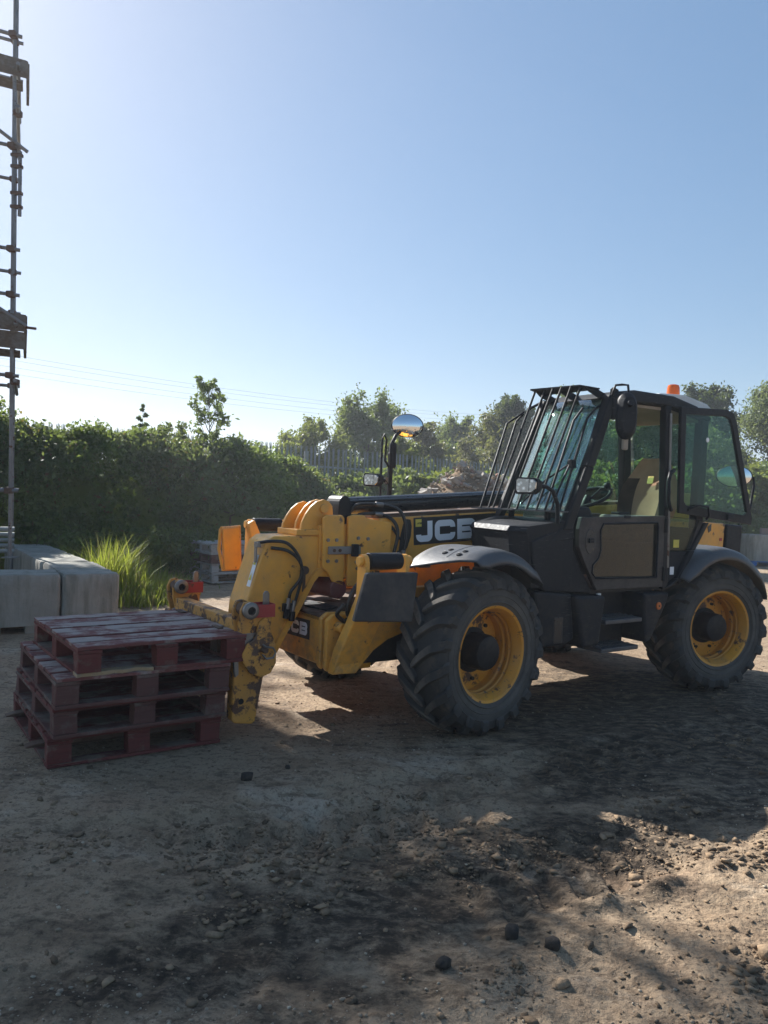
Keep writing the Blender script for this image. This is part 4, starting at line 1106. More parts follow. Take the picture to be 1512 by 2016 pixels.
# lettering
def letters(parent, origin, ex_, ey_, en_, hgt, lift, mat='decal_white', skip_first=0.):
    h = hgt; hw = h * .155; i_ = hw
    r = h * .17
    J = [(h * 1.0 - i_, h), (h * 1.0 - i_, i_ + r)] + arc(h * 1.0 - i_ - r, i_ + r, r, 0, -90, 6)[1:] + [(i_ + r, i_)] + arc(i_ + r, i_ + r, r, -90, -180, 6)[1:] + [(i_, h * .36)]
    x1 = h * 1.14
    wC = h * 1.28
    Cc = [(x1 + wC, h * .36)] + [(x1 + wC - i_ + .0, h * .36)][:0] + arc(x1 + wC - i_ - r, i_ + r, r, 0, -90, 6) + arc(x1 + i_ + r, i_ + r, r, -90, -180, 6) + arc(x1 + i_ + r, h - i_ - r, r, 180, 90, 6) + arc(x1 + wC - i_ - r, h - i_ - r, r, 90, 0, 6)
    Cc = [(x1 + wC - i_, h * .37)] + Cc[1:] + [(x1 + wC - i_, h * .63)]
    x2 = x1 + wC + h * .13; wB = h * 1.2
    Bo = [(x2 + i_, i_), (x2 + i_, h - i_)] + arc(x2 + wB - i_ - r, h - i_ - r, r, 90, -45, 6) + arc(x2 + wB - i_ - r, i_ + r, r, 45, -90, 6) + [(x2 + i_, i_)]
    for L_, nm in ((J, 'letter_j'), (Cc, 'letter_c'), (Bo, 'letter_b')):
        mb = MB().ribbon(L_, hw, origin, ex_, ey_, en_, lift)
        if nm == 'letter_b': mb.ribbon([(x2 + i_, h * .5), (x2 + wB - i_ * 1.6, h * .5)], hw * .75, origin, ex_, ey_, en_, lift + .0012)
        mb.build(nm, mat, parent)
exd = Vector((-1, 0, BS)).normalized(); eyd = Vector((BS, 0, 1)).normalized()
d0 = Vector((-.045, .1285, 1.285))
dp = MB().quad(d0, d0 + exd * .94, d0 + exd * .94 + eyd * .225, d0 + eyd * .225).build('boom_decal', 'decal_black', T)
letters(dp, d0 + exd * .022 + eyd * .022, exd, eyd, Vector((0, 1, 0)), .172, .003)
e0 = d0 + exd * .018 + eyd * .150
em = MB().quad(*[p + Vector((0, .0035, 0)) for p in (e0, e0 + exd * .062, e0 + exd * .062 + eyd * .062, e0 + eyd * .062)]).build('emblem', 'tag_yellow', dp)
letters(em, e0 + exd * .010 + eyd * .022, exd, (eyd + exd * .25).normalized(), Vector((0, 1, 0)), .0135, .005, 'decal_black')

# ---- carriage and forks at the boom head
cg = MB().box(1.50, 1.60, -.86, .46, .695, .80).build('carriage_bar', 'worn_yellow', T, bevel=.008)
MB().box(1.585, 1.625, -.84, .44, .30, .52).build('lower_bar', 'worn_yellow', T, bevel=.008)
def end_plate(v):
    s = 1 if v > 0 else -1
    up_ = [(1.63, .80), (1.635, .88), (1.61, .935), (1.565, .945), (1.52, .925), (1.47, .86), (1.40, .83), (1.42, .70), (1.60, .68)]
    MB().prism(up_, v - .10, v - .07).build('end_plate', 'worn_yellow', T, bevel=.006)
    MB().prism([(u - .01, w_) for u, w_ in up_], v + .005, v + .03).build('end_plate', 'worn_yellow', T, bevel=.006)
    lower = [(1.645, .70), (1.645, .155), (1.625, .125), (1.50, .105), (1.475, .12), (1.42, .45), (1.40, .70)]
    lo = MB().prism(lower, v - .10, v + .0).build('lower_leg', 'worn_yellow', T, bevel=.012)
    MB().cyl((1.585, v - .001, .27), (1.585, v + .003, .27), .02, n=14).build('hole_plug', 'black_steel', lo)
    hook = [(1.50, .80), (1.455, .835), (1.43, .82), (1.405, .73), (1.365, .64), (1.362, .52), (1.40, .455), (1.47, .43), (1.555, .47), (1.605, .54), (1.612, .60), (1.575, .665), (1.52, .70)]
    MB().prism(hook, v + .032, v + .058).build('hook_plate', 'worn_yellow', T, bevel=.008)
    collar_ = [(1.655, .50), (1.66, .60), (1.635, .69), (1.575, .735), (1.50, .735), (1.53, .68), (1.60, .62), (1.625, .55), (1.62, .46), (1.645, .44)]
    MB().prism(collar_, v + .003, v + .031).build('pin_guard', 'steel', T, bevel=.006)
    t_ = MB().cyl((1.575, v - .12, .885), (1.575, v + .045, .885), .042, n=18).build('pivot_tube', 'rusty_steel', T, bevel=.004, smooth=40)
    rg = MB().lathe([(.028, .02), (.028, .05), (.045, .05), (.056, .042), (.056, .02)], (1.565, v + .028, .885), 24).build('pivot_ring', 'steel', t_, smooth=40)
    MB().cyl((1.565, v + .046, .885), (1.565, v + .058, .885), .0275, n=16).build('pivot_bore', 'black_steel', t_)
    # red latch channel, open at the top
    rc = MB().box(1.375, 1.53, v + .032, v + .040, .832, .918)
    rc.box(1.375, 1.53, v - .055, v - .047, .835, .925); rc.box(1.3751, 1.383, v - .047, v + .032, .832, .921); rc.box(1.383, 1.53, v - .047, v + .032, .832, .84)
    rc.build('latch_channel', 'red_paint', T, bevel=.002)
    MB().prism([(1.395, .66), (1.40, .985), (1.412, 1.003), (1.432, 1.003), (1.445, .985), (1.44, .66)], v - .02, v - .006).build('latch_tongue', 'steel', T, bevel=.004)
    k = MB().tube([(1.47, v + .06, .655), (1.455, v + .085, .64), (1.405, v + .088, .632), (1.385, v + .085, .60), (1.40, v + .085, .565), (1.45, v + .083, .56), (1.475, v + .07, .59)], .007, 6).build('lynch_ring', 'steel', T, smooth=60)
    MB().cyl((1.465, v + .055, .62), (1.465, v + .105, .62), .02, n=12).build('locking_pin', 'rusty_steel', T, bevel=.004)
end_plate(.455); end_plate(-.86)
for v in (.20, -.52):
    mb = MB(); w2 = .062
    prof_ = [(1.645, .74), (1.685, .74), (1.685, .175), (1.70, .140), (1.735, .128), (2.55, .120), (2.82, .104), (2.865, .092), (2.865, .084), (2.6, .075), (1.70, .074), (1.66, .088), (1.645, .13)]
    mb.prism(prof_, v - w2, v + w2)
    mb.v = [(u, v + (y - v) * (1 if u < 2.5 else 1 - .45 * ((u - 2.5) / .37)), w_) for u, y, w_ in mb.v]
    mb.build('fork', 'rusty_steel', T, bevel=.006)

# ---- front frame, stabilisers
MB().plan([(.0, -.50), (.93, -.50), (.955, -.47), (.955, .37), (.93, .40), (.0, .40)], .44, .80).build('front_frame', 'yellow', T, bevel=.015)
tp = MB(); tp.loft([(.955, -.45, .795), (.955, .38, .815), (.62, .40, .87), (.10, .40, .87), (.10, -.45, .87), (.62, -.45, .87)], [(.955, -.45, .75), (.955, .38, .75), (.62, .40, .75), (.10, .40, .75), (.10, -.45, .75), (.62, -.45, .75)])
tp.build('frame_deck', 'rusty_steel', T, bevel=.012)
MB().add([(.90, -.2, .813), (.90, .36, .8335), (.80, .36, .8515), (.80, -.2, .8375)], [(0, 1, 2, 3)]).build('grip_strip', 'black_plastic', T, solid=.012)
MB().cyl((.68, -.30, .955), (.68, .16, .955), .075, n=20).build('red_cylinder', 'dark_red', T, bevel=.01, smooth=40)
rbd = MB()
dd = Vector((.9575, -.185, .585)); exf = Vector((0, 1, .03)).normalized(); eyf = Vector((0, 0, 1))
fd = MB().quad(dd, dd + exf * .42, dd + exf * .42 + eyf * .145, dd + eyf * .145).build('front_decal', 'decal_black', T)
letters(fd, dd + exf * .022 + eyf * .025, exf, eyf, Vector((1, 0, 0)), .097, .003)
for v in (.40, .485):
    MB().prism([(.60, .82), (.93, .83), (.985, .79), (.99, .45), (.965, .42), (.94, .45), (.90, .42), (.60, .42)], v, v + .045).build('flange_plate', 'yellow', T, bevel=.01)
for v in (-.59, -.53):
    MB().prism([(.60, .82), (.93, .83), (.985, .79), (.99, .45), (.965, .42), (.94, .45), (.90, .42), (.60, .42)], v, v + .035).build('flange_plate', 'yellow', T, bevel=.01)
MB().cyl((.93, .38, .48), (.93, .565, .48), .03, n=14).build('leg_pin', 'yellow', T, bevel=.004)
MB().cyl((.90, .50, .74), (.90, .62, .74), .035, n=14).build('leg_pin', 'yellow', T, bevel=.004)
MB().box(.30, .84, .44, .545, .46, .80).build('leg_box', 'black_steel', T, bevel=.01)
hose('leg_hose', [(.80, .62, .78), (.90, .66, .86), (.88, .68, 1.0), (.80, .66, 1.08)], .018)
hose('leg_hose', [(.84, .60, .76), (.96, .62, .84), (.93, .66, .92)], .016)

def stabiliser(s, foot, top_w, top_v, near=True):
    root_v = .60 * s
    # arm: lofted box from the chassis foot up and outwards to the foot pivot
    A0 = Vector((.86, root_v, .425)); A1 = Vector((.80, top_v * s, top_w))
    def ring(c, du, dv): return [c + Vector((-du, -dv, 0)), c + Vector((du, -dv, 0)), c + Vector((du, dv, 0)), c + Vector((-du, dv, 0))]
    mb = MB()
    secs = [(Vector((.88, root_v - .02 * s, .42)), .10, .04), (Vector((.84, root_v + .03 * s, .60)), .12, .05), (Vector((.79, root_v + .1 * s, .80)), .12, .05), (Vector((.78, (top_v - .05) * s, top_w - .12)), .08, .045)]
    rr_ = [ring(c0, a0, b0) for c0, a0, b0 in secs]
    for a_, b_ in zip(rr_[:-1], rr_[1:]): mb.loft(a_, b_, cap=False)
    mb.add(rr_[0], [(3, 2, 1, 0)]); mb.add(rr_[-1], [(0, 1, 2, 3)])
    mb.weld()
    mb.build('stabiliser_arm', 'yellow', T, bevel=.012)
    # arched bracket behind the pad
    if near:
        br = [(.98, .43), (.80, .42), (.74, .49), (.66, .57), (.54, .64), (.38, .69), (.15, .70), (.15, 1.02), (.75, 1.02), (.83, .80)]
        MB().prism(br, .60, .645).build('arch_plate', 'yellow', T, bevel=.012)
    # pivot: two ear plates, a black barrel and end bosses, axis along the machine
    c = Vector((0, top_v * s, top_w))
    for u in (.915, .585):
        er = [(-.055, -.30), (-.05, .0)] + [(.048 * math.cos(R(a)), .048 * math.sin(R(a))) for a in range(180, -1, -20)] + [(.05, 0), (.06, -.26)]
        q = MB().loft([(u - .016, c.y + a, c.z + b) for a, b in er], [(u + .016, c.y + a, c.z + b) for a, b in er]).build('ear_plate', 'yellow', T, bevel=.006)
    MB().cyl((.885, c.y, c.z), (.62, c.y, c.z), .058, n=22).build('foot_barrel', 'black_steel', T, bevel=.006, smooth=40)
    b_ = MB().cyl((.96, c.y, c.z), (.93, c.y, c.z), .034, n=16).build('foot_pin', 'yellow', T, bevel=.006)
    MB().cyl((.53, c.y, c.z), (.57, c.y, c.z), .036, n=16).build('foot_pin', 'yellow', T, bevel=.006)
    MB().loft(*[[p + o_ for p in foot] for o_ in (Vector((0, 0, 0)), Vector((.0, -.045 * s, .0)))]).build('foot_pad', 'pad_rubber' if near else 'yellow', T, bevel=.014, seg=3)
stabiliser(1, [Vector((.965, .99, 1.172)), Vector((.545, .99, 1.165)), Vector((.620, 1.04, .835)), Vector((1.085, 1.04, .865))], 1.235, .86)
stabiliser(-1, [Vector((1.20, -.93, 1.355)), Vector((1.015, -.995, 1.37)), Vector((.985, -1.0, 1.0)), Vector((1.165, -.935, 1.0))], 1.385, .97, False)
rim_ = [(1.205, -.925, 1.35), (1.215, -.92, 1.18), (1.17, -.93, 1.0), (.985, -.99, .995), (1.01, -.985, 1.37), (1.20, -.925, 1.355)]
MB().tube([Vector(p_) + Vector((0, .012, 0)) for p_ in rim_] , .014, 6).build('pad_rim', 'yellow', T, smooth=60)
MB().loft([(.955, -.90, 1.40), (.90, -.90, 1.43), (.66, -.72, .80), (.92, -.72, .80)], [(.955, -.99, 1.40), (.90, -.99, 1.43), (.66, -.81, .80), (.92, -.81, .80)]).build('arm_plate', 'yellow', T, bevel=.012)
MB().cyl((1.09, -.93, 1.16), (1.09, -.945, 1.16), .028, n=14).build('pad_bolt', 'rusty_steel', T)

# ---- engine pod and rear body
pod = MB().prism([(-.35, .72), (-.28, 1.20), (-.45, 1.46), (-2.6, 1.56), (-2.7, .72)], -1.08, -.42).build('engine_cover', 'yellow', T, bevel=.03)
MB().prism([(-.40, 1.462), (-.52, 1.50), (-2.5, 1.60), (-2.55, 1.55)], -1.05, -.45).build('cover_lid', 'black_plastic', T, bevel=.01)
rbdy = MB().prism([(-3.18, .75), (-3.25, 1.30), (-3.40, 1.545), (-3.72, 1.535), (-3.66, .75)], -.60, .60).build('rear_body', 'yellow', T, bevel=.015)
MB().prism([(-3.73, 1.53), (-4.02, 1.52), (-3.98, .72), (-3.67, .72)], -.62, .615).build('counterweight', 'black_plastic', T, bevel=.02)
MB().box(-3.66, -3.62, .603, .607, 1.355, 1.385).build('cover_latch', 'red_paint', rbdy)
MB().prism([(-3.40, 1.50), (-3.46, 1.53), (-3.46, 1.46), (-3.42, 1.44)], .603, .607).build('decal_patch', 'decal_black', rbdy)
sg = MB().prism([(-3.23, 1.235), (-3.24, 1.315), (-3.40, 1.315), (-3.40, 1.235)], .606, .610).build('rear_sign', 'decal_white', rbdy)
MB().loft([(-3.325 + .03 * math.cos(R(a)), .6115, 1.275 + .03 * math.sin(R(a))) for a in range(0, 360, 30)], [(-3.325 + .03 * math.cos(R(a)), .614, 1.275 + .03 * math.sin(R(a))) for a in range(0, 360, 30)]).build('red_dot', 'red_paint', sg)
# boom pivot tower
for v in (-.34, .19):
    MB().prism([(-3.0, .8), (-3.2, 1.6), (-3.45, 1.84), (-3.75, 1.84), (-3.85, 1.7), (-3.7, .8)], v, v + .05).build('pivot_plate', 'yellow', T, bevel=.012)

# ---- cab: lower body
cowl = MB()
front = [(-.46, .33), (-.34, .90), (-.45, .99), (-.95, 1.02), (-1.0, .27), (-.8, .27)]
def lay(z, sh): return [(u + sh * (1 if i < 3 else 0), v, z + (.075 if i >= 3 else 0)) for i, (u, v) in enumerate(front)]
L0 = [(u - .10 * (i < 3), v - (.02 if i < 3 else 0), 1.02) for i, (u, v) in enumerate(front)]
L1 = lay(1.435, -.02); L2 = lay(1.455, 0); L3 = [(u - .03 * (i < 3), v, 1.492 + (.06 if i >= 3 else 0)) for i, (u, v) in enumerate(front)]
for a_, b_ in ((L0, L1), (L1, L2), (L2, L3)): cowl.loft(a_, b_, cap=False)
cowl.add(L3, [tuple(range(6))]); cowl.add(L0, [tuple(range(5, -1, -1))])
cowl.build('cowl', 'black_plastic', T, bevel=.008)
MB().loft([(-.60, .93, 1.50), (-.90, 1.025, 1.555), (-.96, 1.03, 1.40), (-.70, 1.015, 1.37)], [(-.62, .60, 1.50), (-.90, .60, 1.56), (-.96, .60, 1.40), (-.70, .6, 1.37)]).build('cowl_step', 'black_plastic', T, bevel=.012)
MB().prism([(-.50, 1.38), (-.86, 1.50), (-.98, 1.30), (-1.22, .955), (-.66, .99), (-.55, 1.15)], .30, 1.008).build('front_panel', 'black_plastic', T, bevel=.015)
sk = [(-.53, 1.00), (-.95, .965), (-1.00, .60), (-.90, .56), (-.62, .56)]
MB().prism(sk, .35, 1.03).build('side_skirt', 'black_plastic', T, bevel=.02)
MB().box(-.86, -.76, 1.02, 1.034, .58, .79).build('skirt_recess', 'black_gloss', T, bevel=.01)
MB().loft([(-.93, 1.085, .955), (-1.285, 1.10, .945), (-1.225, 1.10, .545), (-1.04, 1.09, .53)], [(-.95, .45, .955), (-1.285, .45, .945), (-1.225, .45, .545), (-1.04, .45, .53)]).build('tank_box', 'black_plastic', T, bevel=.03, seg=3)
MB().loft([(-1.775, 1.09, .945), (-2.125, 1.09, .94), (-2.10, 1.09, .86), (-1.89, 1.09, .53), (-1.82, 1.09, .52)], [(-1.775, .45, .945), (-2.125, .45, .94), (-2.10, .45, .86), (-1.89, .45, .53), (-1.82, .45, .52)]).build('rear_step_box', 'black_plastic', T, bevel=.02)
MB().box(-1.80, -1.20, .45, .86, .50, .95).build('step_recess', 'black_steel', T)
lamp = MB().cyl((-1.975, 1.088, .83), (-1.975, 1.100, .83), .033, n=22).build('reflector', 'orange_plastic', T, bevel=.003)
MB().cyl((-1.975, 1.099, .83), (-1.975, 1.104, .83), .008, n=8).build('screw', 'black_steel', lamp)
for (w_, du) in ((.745, 0), (.515, .035)):
    st = MB().box(-1.75 + du, -1.285 + du, .84, 1.10, w_ - .035, w_).build('step', 'steel' if False else 'grey_fender', T, bevel=.006)
    mb = MB()
    for i in range(14):
        for j in range(3): mb.box(-1.73 + du + i * .032, -1.71 + du + i * .032, .88 + j * .06, .905 + j * .06, w_, w_ + .008)
    mb.build('tread_teeth', 'grey_fender', st)
    MB().prism([(-1.75 + du, w_), (-1.75 + du, w_ + .05), (-1.62 + du, w_ + .045), (-1.55 + du, w_)], .82, .84).build('step_back', 'grey_fender', st)
MB().box(-1.31, -1.27, 1.0, 1.02, .90, .955).build('latch_plate', 'white_paint', T)
MB().box(-2.15, -1.18, .30, 1.0, .955, 1.0).build('cab_floor', 'black_steel', T)

# ---- cab: frame
def bar(name, pts, wu, wv, mat='black_steel', parent=T, bev=.012):
    mb = MB()
    for a, b in zip(pts[:-1], pts[1:]):
        a = Vector(a); b = Vector(b)
        R4 = lambda c: [c + Vector((-wu, -wv, 0)), c + Vector((wu, -wv, 0)), c + Vector((wu, wv, 0)), c + Vector((-wu, wv, 0))]
        mb.loft(R4(a), R4(b))
    return mb.build(name, mat, parent, bevel=bev)
bar('pillar', [(-.87, .995, 1.47), (-1.10, .995, 1.98), (-1.355, .985, 2.58)], .048, .04)
bar('pillar', [(-.83, .29, 1.55), (-1.31, .30, 2.58)], .035, .035)
bar('pillar', [(-2.135, 1.0, .965), (-2.12, 1.0, 1.6), (-2.085, .99, 2.57)], .040, .035)
bar('pillar', [(-2.62, .98, 1.50), (-2.66, .97, 2.50)], .055, .04)
bar('pillar', [(-2.50, .29, 1.45), (-2.42, .29, 2.50)], .055, .04)
bar('waist_rail', [(-.9, .29, 1.52), (-2.55, .29, 1.52)], .02, .03)
bar('rear_rail', [(-2.58, .30, 1.50), (-2.60, .97, 1.50)], .04, .03)
# kick-up behind the door: diagonal edge member
bar('quarter_frame', [(-2.16, 1.02, .975), (-2.32, 1.02, 1.05), (-2.50, 1.02, 1.30), (-2.70, 1.02, 1.555)], .035, .03)
bar('quarter_rail', [(-2.13, 1.02, 1.60), (-2.70, 1.02, 1.575)], .02, .032)
MB().prism([(-2.15, 1.0), (-2.17, 1.29), (-2.46, 1.29), (-2.30, 1.06)], .985, 1.015).build('quarter_panel', 'black_plastic', T, bevel=.006)
MB().prism([(-2.47, 1.31), (-2.60, 1.57), (-2.66, 1.56), (-2.50, 1.29)], .99, 1.03).build('quarter_trim', 'brown_trim', T, bevel=.004)
qg = MB().prism([(-2.165, 1.30), (-2.155, 1.585), (-2.58, 1.575), (-2.455, 1.30)], 1.008, 1.014).build('quarter_glass', 'side_glass', T)
MB().box(-2.33, -2.25, 1.016, 1.019, 1.325, 1.395).build('inspection_sticker', 'tag_yellow', qg)
MB().box(-2.27, -2.215, 1.018, 1.021, 1.085, 1.155).build('white_label', 'decal_white', T)

# ---- roof
rf = [(-1.30, 2.555), (-1.40, 2.615), (-1.62, 2.65), (-2.15, 2.655), (-2.50, 2.60), (-2.74, 2.51), (-2.70, 2.48), (-2.1, 2.56), (-1.4, 2.54)]
roof = MB().prism(rf, .27, 1.03).build('roof', 'black_plastic', T, bevel=.02, seg=3)
MB().prism([(-1.42, 2.535), (-2.1, 2.552), (-2.62, 2.485), (-2.6, 2.465), (-2.1, 2.525), (-1.42, 2.515)], .31, .97).build('roof_lining', 'lining', T)
cap = [(-2.02, 2.662), (-2.10, 2.685), (-2.45, 2.705), (-2.80, 2.655), (-2.90, 2.60), (-2.88, 2.565), (-2.5, 2.61), (-2.1, 2.658)]
cp = MB().prism(cap, .35, .93).build('roof_cap', 'white_paint', T, bevel=.02, seg=3)
bc = MB().lathe([(.062, 0), (.062, .03), (.058, .10), (.050, .125), (.03, .133), (.003, .135)], n=24)
bc.v = [(x - 2.76, z + .58, y + 2.735) for x, y, z in bc.v]
bco = bc.build('beacon', 'beacon_orange', T, smooth=45)
MB().cyl((-2.76, .58, 2.66), (-2.76, .58, 2.737), .066, n=22).build('beacon_base', 'black_plastic', bco, smooth=40)

# ---- glazing
rows = []
for i in range(9):
    t = i / 8; rows.append([])
    for j in range(9):
        s_ = j / 8; v = .315 + .655 * s_; bow = .085 * (1 - (2 * s_ - 1) ** 2)
        rows[-1].append((-.855 - .45 * t + bow, v, 1.575 + .965 * t))
MB().grid(rows).build('windscreen', 'windscreen_glass', T, smooth=80, solid=.005)
MB().prism([(-.95, 1.58), (-1.37, 2.50), (-2.36, 2.49), (-2.42, 1.58)], .275, .280).build('far_side_glass', 'side_glass', T)
rg_ = MB().loft([(-2.60, .33, 1.55), (-2.66, .93, 1.55), (-2.69, .93, 2.46), (-2.50, .33, 2.46)], [(-2.605, .33, 1.55), (-2.665, .93, 1.55), (-2.695, .93, 2.46), (-2.505, .33, 2.46)]).build('rear_glass', 'side_glass', T)
# lower door
dr = [(-1.01, 1.575), (-2.075, 1.605), (-2.085, .985), (-1.225, .985), (-1.195, 1.02), (-1.06, 1.22), (-.99, 1.34), (-.985, 1.48)]
hole = [(-1.27, 1.525), (-1.97, 1.545), (-1.985, 1.51), (-1.99, 1.07), (-1.20, 1.085), (-1.155, 1.13), (-1.16, 1.19), (-1.225, 1.245), (-1.25, 1.31), (-1.235, 1.47)]
def frame_with_hole(outer, inner, v0, v1):
    # triangle-fan free ring: bridge outer and inner by bmesh triangle fill
    bm = bmesh.new()
    def loop(poly, v): 
        vs = [bm.verts.new((u, v, w_)) for u, w_ in poly]; return vs, [bm.edges.new((vs[i], vs[(i + 1) % len(vs)])) for i in range(len(vs))]
    vo, eo = loop(outer, v1); vi, ei = loop(inner, v1)
    g = bmesh.ops.triangle_fill(bm, edges=eo + ei, use_beauty=True)
    fs = [f for f in g['geom'] if isinstance(f, bmesh.types.BMFace)]
    ex_ = bmesh.ops.extrude_face_region(bm, geom=fs)
    for v in [x for x in ex_['geom'] if isinstance(x, bmesh.types.BMVert)]: v.co.y = v0
    bmesh.ops.recalc_face_normals(bm, faces=bm.faces)
    me = bpy.data.meshes.new('frame'); bm.to_mesh(me); bm.free(); return me
door = link_mesh('door', frame_with_hole(dr, hole, 1.005, 1.045), 'brown_trim', T)
b = door.modifiers.new('b', 'BEVEL'); b.width = .006; b.segments = 2; b.limit_method = 'ANGLE'; b.angle_limit = R(40)
MB().prism([(u * 1.0, w_) for u, w_ in hole], 1.022, 1.027).build('door_glass', 'dirty_glass', door)
gk = MB().tube([(u, 1.046, w_) for u, w_ in hole] + [(hole[0][0], 1.046, hole[0][1])], .009, 6).build('glass_seal', 'black_plastic', door, smooth=60)
lc = [( -1.12 + .075 * math.cos(R(a)) * .85, 1.385 + .105 * math.sin(R(a))) for a in range(0, 360, 20)]
MB().prism(lc, 1.044, 1.050).build('handle_cup', 'black_gloss', door, bevel=.003)
MB().box(-1.15, -1.09, 1.049, 1.064, 1.37, 1.41).build('door_handle', 'black_plastic', door, bevel=.006)
MB().box(-1.60, -1.52, 1.044, 1.056, 1.575, 1.60).build('top_latch', 'black_plastic', door, bevel=.004)
for w_ in (1.10, 1.52): MB().cyl((-2.085, 1.052, w_ - .06), (-2.085, 1.052, w_ + .06), .017, n=10).build('hinge', 'black_steel', door)
# upper door swung back against the rear quarter
ud = [(-2.16, 2.56), (-2.86, 2.60), (-2.97, 2.575), (-3.02, 2.50), (-3.36, 1.60), (-3.35, 1.545), (-2.20, 1.635)]
ui = [(-2.24, 2.50), (-2.83, 2.535), (-2.91, 2.515), (-2.955, 2.45), (-3.265, 1.66), (-3.22, 1.635), (-2.30, 1.705), (-2.265, 1.74)]
udo = link_mesh('upper_door', frame_with_hole(ud, ui, 1.065, 1.095), 'black_steel', T)
b = udo.modifiers.new('b', 'BEVEL'); b.width = .006; b.segments = 2; b.limit_method = 'ANGLE'; b.angle_limit = R(40)
ugl = MB().prism(ui, 1.078, 1.083).build('upper_door_glass', 'side_glass', udo)
MB().cyl((-2.58, 1.084, 2.30), (-2.58, 1.09, 2.30), .022, n=14).build('glass_sticker', 'decal_white', ugl)
MB().tube([(-2.32, 1.10, 1.665), (-2.42, 1.125, 1.705), (-2.58, 1.125, 1.70), (-2.60, 1.125, 1.62), (-2.60, 1.10, 1.585)], .011, 8).build('door_bar', 'black_steel', udo, smooth=60)
MB().box(-3.02, -2.92, 1.085, 1.115, 1.585, 1.64).build('door_catch', 'black_plastic', udo, bevel=.006)
# grab handle on the B pillar
MB().tube([(-2.13, 1.03, 1.97), (-2.10, 1.09, 2.0), (-2.03, 1.11, 1.98), (-2.00, 1.115, 1.90), (-2.01, 1.115, 1.74), (-2.04, 1.11, 1.68), (-2.09, 1.09, 1.66), (-2.13, 1.03, 1.68)], .017, 10).build('grab_handle', 'black_plastic', T, smooth=60)
MB().cyl((-2.16, 1.03, 1.15), (-2.105, 1.03, 2.5), .014, n=8).build('gas_strut', 'steel', T, smooth=60)

# ---- windscreen guard
trayf = [(-.55, .24), (-.60, .31), (-.655, .40), (-.665, .50), (-.66, .62), (-.67, .74), (-.70, .84), (-.76, .93), (-.84, 1.0), (-.91, 1.02)]
trayb = [(-.80, 1.0), (-.80, .97), (-.79, .9), (-.77, .8), (-.75, .7), (-.745, .6), (-.75, .5), (-.74, .42), (-.70, .33), (-.62, .25)]
tray = MB().plan([(u, v) for u, v in trayf] + [(u - .06, v) for u, v in trayb], 1.606, 1.618)
guard = tray.build('windscreen_guard', 'grey_fender', T)
bars_ = [[(-.60, .30, 1.612), (-.91, .25, 2.35), (-1.11, .25, 2.47)], [(-.69, .30, 1.612), (-1.02, .25, 2.38), (-1.10, .25, 2.45)],
         [(-.70, .345, 1.612), (-1.10, .385, 2.645)], [(-.70, .44, 1.612), (-1.10, .50, 2.645)], [(-.69, .54, 1.612), (-1.09, .60, 2.645)], [(-.69, .635, 1.612), (-1.085, .70, 2.645)],
         [(-.70, .735, 1.612), (-1.10, .79, 2.645)], [(-.725, .82, 1.612), (-1.125, .87, 2.645)], [(-.755, .885, 1.612), (-.97, .95, 2.34), (-1.07, .95, 2.45)],
         [(-.83, .965, 1.612), (-1.12, .955, 2.37), (-1.23, .95, 2.47)], [(-.88, .985, 1.612), (-1.28, .965, 2.43)]]
for b_ in bars_: MB().tube(b_, .0098, 8).build('bar', 'black_steel', guard, smooth=60)
MB().loft([(-1.06, .36, 2.655), (-1.10, .88, 2.648), (-1.25, .96, 2.63), (-1.26, .33, 2.635)], [(-1.06, .36, 2.643), (-1.10, .88, 2.636), (-1.25, .96, 2.618), (-1.26, .33, 2.623)]).build('top_plate', 'black_steel', guard)
for v in (.36, .62, .90):
    MB().prism([(-1.12, 2.64), (-1.26, 2.635), (-1.38, 2.60), (-1.38, 2.56), (-1.30, 2.56), (-1.18, 2.60)], v, v + .012).build('bracket', 'black_steel', guard)
MB().cyl((-1.16, .26, 2.50), (-1.30, .30, 2.58), .012, n=8).build('stay', 'black_steel', guard)
bar('visor_rail', [(-1.29, .33, 2.545), (-1.29, .97, 2.545)], .03, .02)
MB().loft([(-1.245, .34, 2.47), (-1.245, .96, 2.47), (-1.31, .96, 2.53), (-1.31, .34, 2.53)], [(-1.255, .34, 2.47), (-1.255, .96, 2.47), (-1.32, .96, 2.53), (-1.32, .34, 2.53)]).build('sun_strip', 'black_plastic', T)
for v in (.45, .86): MB().box(-.82, -.78, v, v + .03, 1.54, 1.606).build('guard_leg', 'black_steel', guard)
# wiper
wp = MB().tube([(-.80, .90, 1.60), (-.86, .93, 1.80), (-.965, .94, 2.0)], .010, 6).build('wiper', 'black_steel', T, smooth=60)
MB().tube([(-.965, .94, 2.0), (-.84, .80, 1.86), (-.755, .62, 1.66)], .008, 6).build('wiper_blade', 'black_plastic', wp, smooth=60)
MB().box(-1.0, -.95, .92, .97, 1.96, 2.03).build('wiper_motor', 'black_plastic', wp, bevel=.006)

